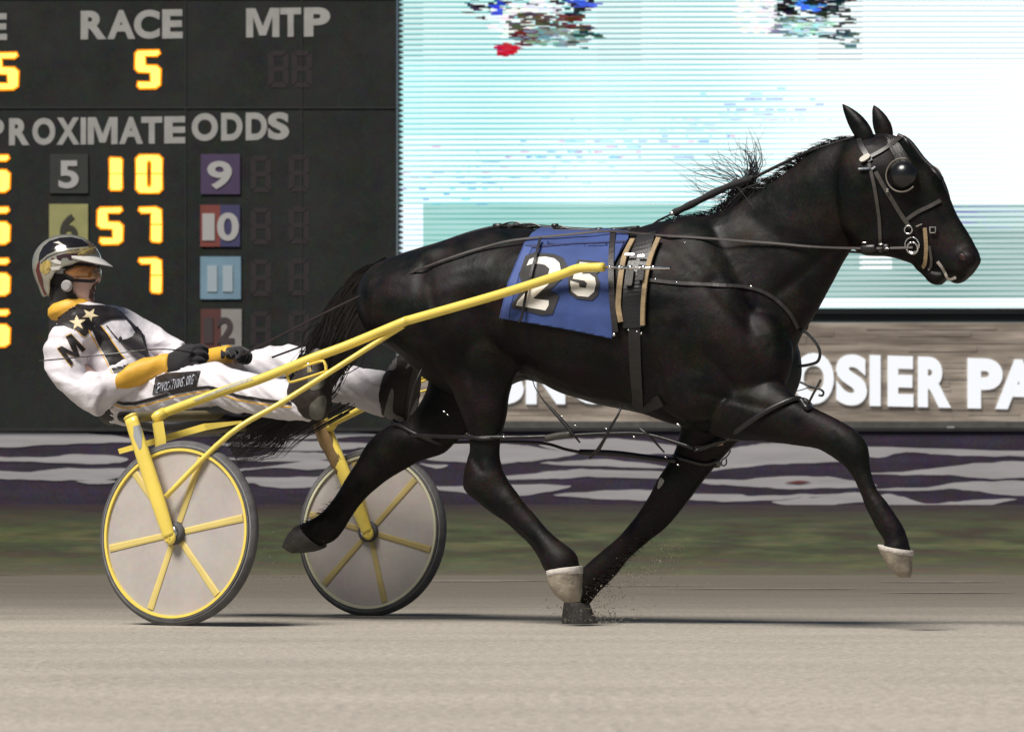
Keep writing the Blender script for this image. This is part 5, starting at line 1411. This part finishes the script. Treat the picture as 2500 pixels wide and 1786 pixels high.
# helmet shell
hc = (-.012, 0, .030); ra, rb, rc = .138, .112, .112
def hshell(th, ph, k=0.0):
    c = math.cos(th); c = c if c > 0 else c * 1.35
    s = math.sin(th) if th < 1.57 else max(math.sin(th), 1 - (th - 1.57) * .30)
    return Hd(hc[0] + (ra + k) * s * math.cos(ph), (rb + k) * s * math.sin(ph), hc[2] + (rc + k) * c)
def thmax(ph):
    c = math.cos(ph)      # 1 front, -1 back
    a = math.degrees(ph) % 360; a = a if a <= 180 else 360 - a
    pts = [(0, 84), (40, 88), (68, 96), (85, 104), (100, 118), (114, 148), (135, 152), (180, 142)]
    for (x0, y0), (x1, y1) in zip(pts, pts[1:]):
        if x0 <= a <= x1: t = (a - x0) / (x1 - x0); t = t * t * (3 - 2 * t); return math.radians(y0 + (y1 - y0) * t)
    return math.radians(100)
bm = bmesh.new(); NP, NT = 96, 30
outer = [[bm.verts.new(hshell(thmax(2 * math.pi * j / NP) * (i / NT), 2 * math.pi * j / NP)) for j in range(NP)] for i in range(1, NT + 1)]
inner = [[bm.verts.new(hshell(thmax(2 * math.pi * j / NP) * (i / NT), 2 * math.pi * j / NP, -.010)) for j in range(NP)] for i in range(1, NT + 1)]
top = bm.verts.new(hshell(0, 0))
for j in range(NP):
    k = (j + 1) % NP; bm.faces.new((top, outer[0][j], outer[0][k]))
    for i in range(NT - 1):
        bm.faces.new((outer[i][j], outer[i + 1][j], outer[i + 1][k], outer[i][k])); bm.faces.new((inner[i][j], inner[i][k], inner[i + 1][k], inner[i + 1][j]))
    bm.faces.new((outer[-1][j], inner[-1][j], inner[-1][k], outer[-1][k]))
M['helm'] = mat('silver helmet paint', (.40, .38, .31), .2, metal=.4, coat=.8, var=.15, vscale=9)
hm = obj('helmet', bm, M['helm'], dr, smooth=True); HMT = bvh(hm)
zf = z6_
def hdec(name, L_, m, o_=.0015): return dec(name, zf(L_), m, hm, HMT, o_, CV, 3)
M['hblack'] = mat('black helmet paint', (.012, .010, .010), .12, coat=1)
M['hwhite'] = mat('white helmet paint', (.66, .63, .58), .2, coat=.8); M['hgold'] = mat('gold helmet paint', (.42, .31, .09), .25, coat=.6, var=.4, vscale=60); M['hred'] = mat('dark red helmet paint', (.12, .02, .02), .25, coat=.6)
hdec('black_panel', [(185, 420), (200, 320), (250, 225), (330, 155), (470, 112), (620, 104), (760, 135), (850, 205), (820, 222), (700, 235), (560, 245), (420, 275), (300, 330), (220, 400)], M['hblack'])
hdec('brown_panel', [(790, 140), (880, 180), (975, 235), (1010, 300), (960, 300), (880, 255), (830, 228), (850, 205)], mat('bronze panel', (.13, .085, .04), .25, coat=.7, var=.3, vscale=60))
hdec('gold_band', [(575, 275), (820, 235), (1000, 245), (1008, 300), (850, 335), (700, 385), (640, 400), (700, 330), (600, 330), (540, 300)], mat('dull gold panel', (.30, .235, .11), .3, metal=.3, coat=.6, var=.5, vscale=50), .0012)
hdec('maroon_edge', [(150, 540), (175, 450), (205, 400), (195, 520), (235, 640), (250, 760), (300, 870), (262, 860), (190, 680)], M['hred'])
hdec('white_flash', [(380, 178), (450, 160), (520, 208)], M['hwhite'], .0022)
hdec('black_panel', [(420, 350), (520, 322), (700, 318), (760, 330), (640, 400), (590, 405), (560, 370), (500, 375), (470, 420), (430, 400)], mat('maroon panel', (.045, .02, .02), .2, coat=.8))
hdec('gold_badge', [(205, 480), (250, 425), (310, 400), (350, 425), (355, 490), (330, 560), (270, 600), (215, 560)], M['hgold'])
hdec('white_flash', [(340, 500), (480, 480), (530, 500), (520, 520), (370, 540)], M['hwhite'], .002)
hdec('white_flash', [(350, 410), (420, 390), (490, 430), (480, 465), (400, 450)], M['hwhite'], .0025)
hdec('red_mark', [(350, 385), (385, 375), (390, 398), (360, 402)], M['hred'], .003)
hdec('grey_line', [(215, 440), (300, 360), (440, 300), (600, 272), (720, 262), (720, 274), (600, 285), (450, 312), (310, 372), (225, 455)], mat('dark pinstripe', (.08, .075, .07), .3), .002)
hdec('grey_line', [(700, 380), (880, 290), (1000, 235), (1003, 246), (885, 303), (705, 392)], mat('brown pinstripe', (.16, .10, .07), .3), .002)
hdec('gold_line', [(700, 330), (860, 255), (990, 215), (995, 226), (865, 270), (705, 345)], M['hgold'], .002)
# visor
bm = bmesh.new(); rr = []
for i in range(17):
    a = math.radians(-62 + 124 * i / 16); c, s = math.cos(a), math.sin(a)
    ext = .054 * max(0, math.cos(a * 1.35)) ** .8
    base = Vector((hc[0] + .134 * c, .109 * s, .052)); tip = Vector((hc[0] + (.134 + ext) * c ** .9 if c > 0 else 0, (.109 + ext * .25) * s, .052 - .032 * (1 if ext > 0 else 0) * (ext / .054)))
    b_, t_ = Hd(*base), Hd(*tip)
    rr.append([b_ + Uh * .0035, t_ + Uh * .0015, t_ - Uh * .0015, b_ - Uh * .0035 + Uh * -.012])
loft(bm, rr); obj('visor', bm, mat('pale visor', (.62, .60, .56), .3, coat=.4), hm)
# goggles
def gog(name, k, u0, u1, a0, a1, m, par):
    bm = bmesh.new(); rr = []; n_ = 26
    for i in range(n_ + 1):
        a = math.radians(a0 + (a1 - a0) * i / n_); e_ = min(1, min(i, n_ - i) / 4 + .25)
        um = (u0 + u1) / 2; hh = (u1 - u0) / 2 * e_ * (1 - .25 * max(0, 1 - abs(a) / .35))
        f = lambda u, kk: Hd(.014 + (.098 + kk) * math.cos(a), (.078 + kk) * math.sin(a), u)
        rr.append([f(um - hh, k), f(um - hh * .5, k + .005), f(um + hh * .5, k + .005), f(um + hh, k), f(um + hh, k - .006), f(um - hh, k - .006)])
    loft(bm, rr); return obj(name, bm, m, par, smooth=True)
gf = gog('goggles', .0065, -.046, .028, -88, 88, M['blackmatte'], dr)
lens = mat('amber lens', (.27, .105, .018), .10, spec=.8, coat=.8, var=.6, vscale=26)
gog('goggle_lens', .0098, -.0340, .017, -84, 84, lens, gf)
bm = bmesh.new(); pts = [Hd(.014 + .098 * math.cos(math.radians(a)) * 1.03, (.078 + .006) * math.sin(math.radians(a)) * 1.03, -.006) for a in (84, 100, 115, 130)]
ribbon(bm, pts, [Rh] * 4, .020, .003); obj('goggle_strap', bm, mat('grey elastic', (.42, .41, .42), .6), gf)
bm = bmesh.new(); tube(bm, [Hd(.106, -.020, -.071), Hd(.110, 0, -.071), Hd(.106, .020, -.071), Hd(.098, .028, -.073)], [.0015, .0025, .0025, .001], 6); obj('mouth', bm, mat('lip line', (.16, .05, .045), .6), dr)
# whip
bm = bmesh.new(); tube(bm, smooth3([W(96, 881, CV - .36), W(250, 866, CV - .34), W(400, 852, CV - .22), W(500, 868, CV - .06)], 6), [.0028] * 19, 6)
tag(obj('whip', bm, M['black']), 'thin black whip held across the white jacket of the driver', 'whip')
# ------------------------------------------------------------------ kicked up dirt
bm = bmesh.new(); RD = random.Random(9)
def clod(p, s):
    a = [bm.verts.new(p + Vector((RD.uniform(-1, 1), RD.uniform(-1, 1), RD.uniform(-1, 1))) * s) for _ in range(4)]
    for f in ((0, 1, 2), (0, 3, 1), (1, 3, 2), (0, 2, 3)): bm.faces.new([a[i] for i in f])
for k in range(900):
    t = abs(RD.gauss(0, .5)); p = W(1400 + 40 * RD.gauss(0, 1) + 120 * t, 1520 - abs(RD.gauss(0, 45)) * (.4 + t), F_ + RD.gauss(0, .12)); clod(p, RD.uniform(.0015, .005))
for k in range(350):
    p = W(690 + RD.gauss(-10, 45), 1345 + RD.gauss(20, 45), F_ + RD.gauss(0, .08)); clod(p, RD.uniform(.0012, .0035))
for k in range(1300):
    t = RD.random(); p = W(1440 + 190 * t + 30 * RD.random() + RD.gauss(10, 14), 1475 - 150 * t + RD.gauss(6, 16), F_ + RD.gauss(0, .05)); clod(p, RD.uniform(.0010, .0028))
for k in range(300):
    p = W(1620 + RD.gauss(0, 60), 1400 + RD.gauss(0, 40), F_ + RD.gauss(0, .1)); clod(p, RD.uniform(.0012, .003))
tag(obj('dirt_spray', bm, mat('flying dirt', (.28, .24, .18), .95)), 'fine dirt kicked up around the dark hooves of the horse', 'dirt', kind='stuff')
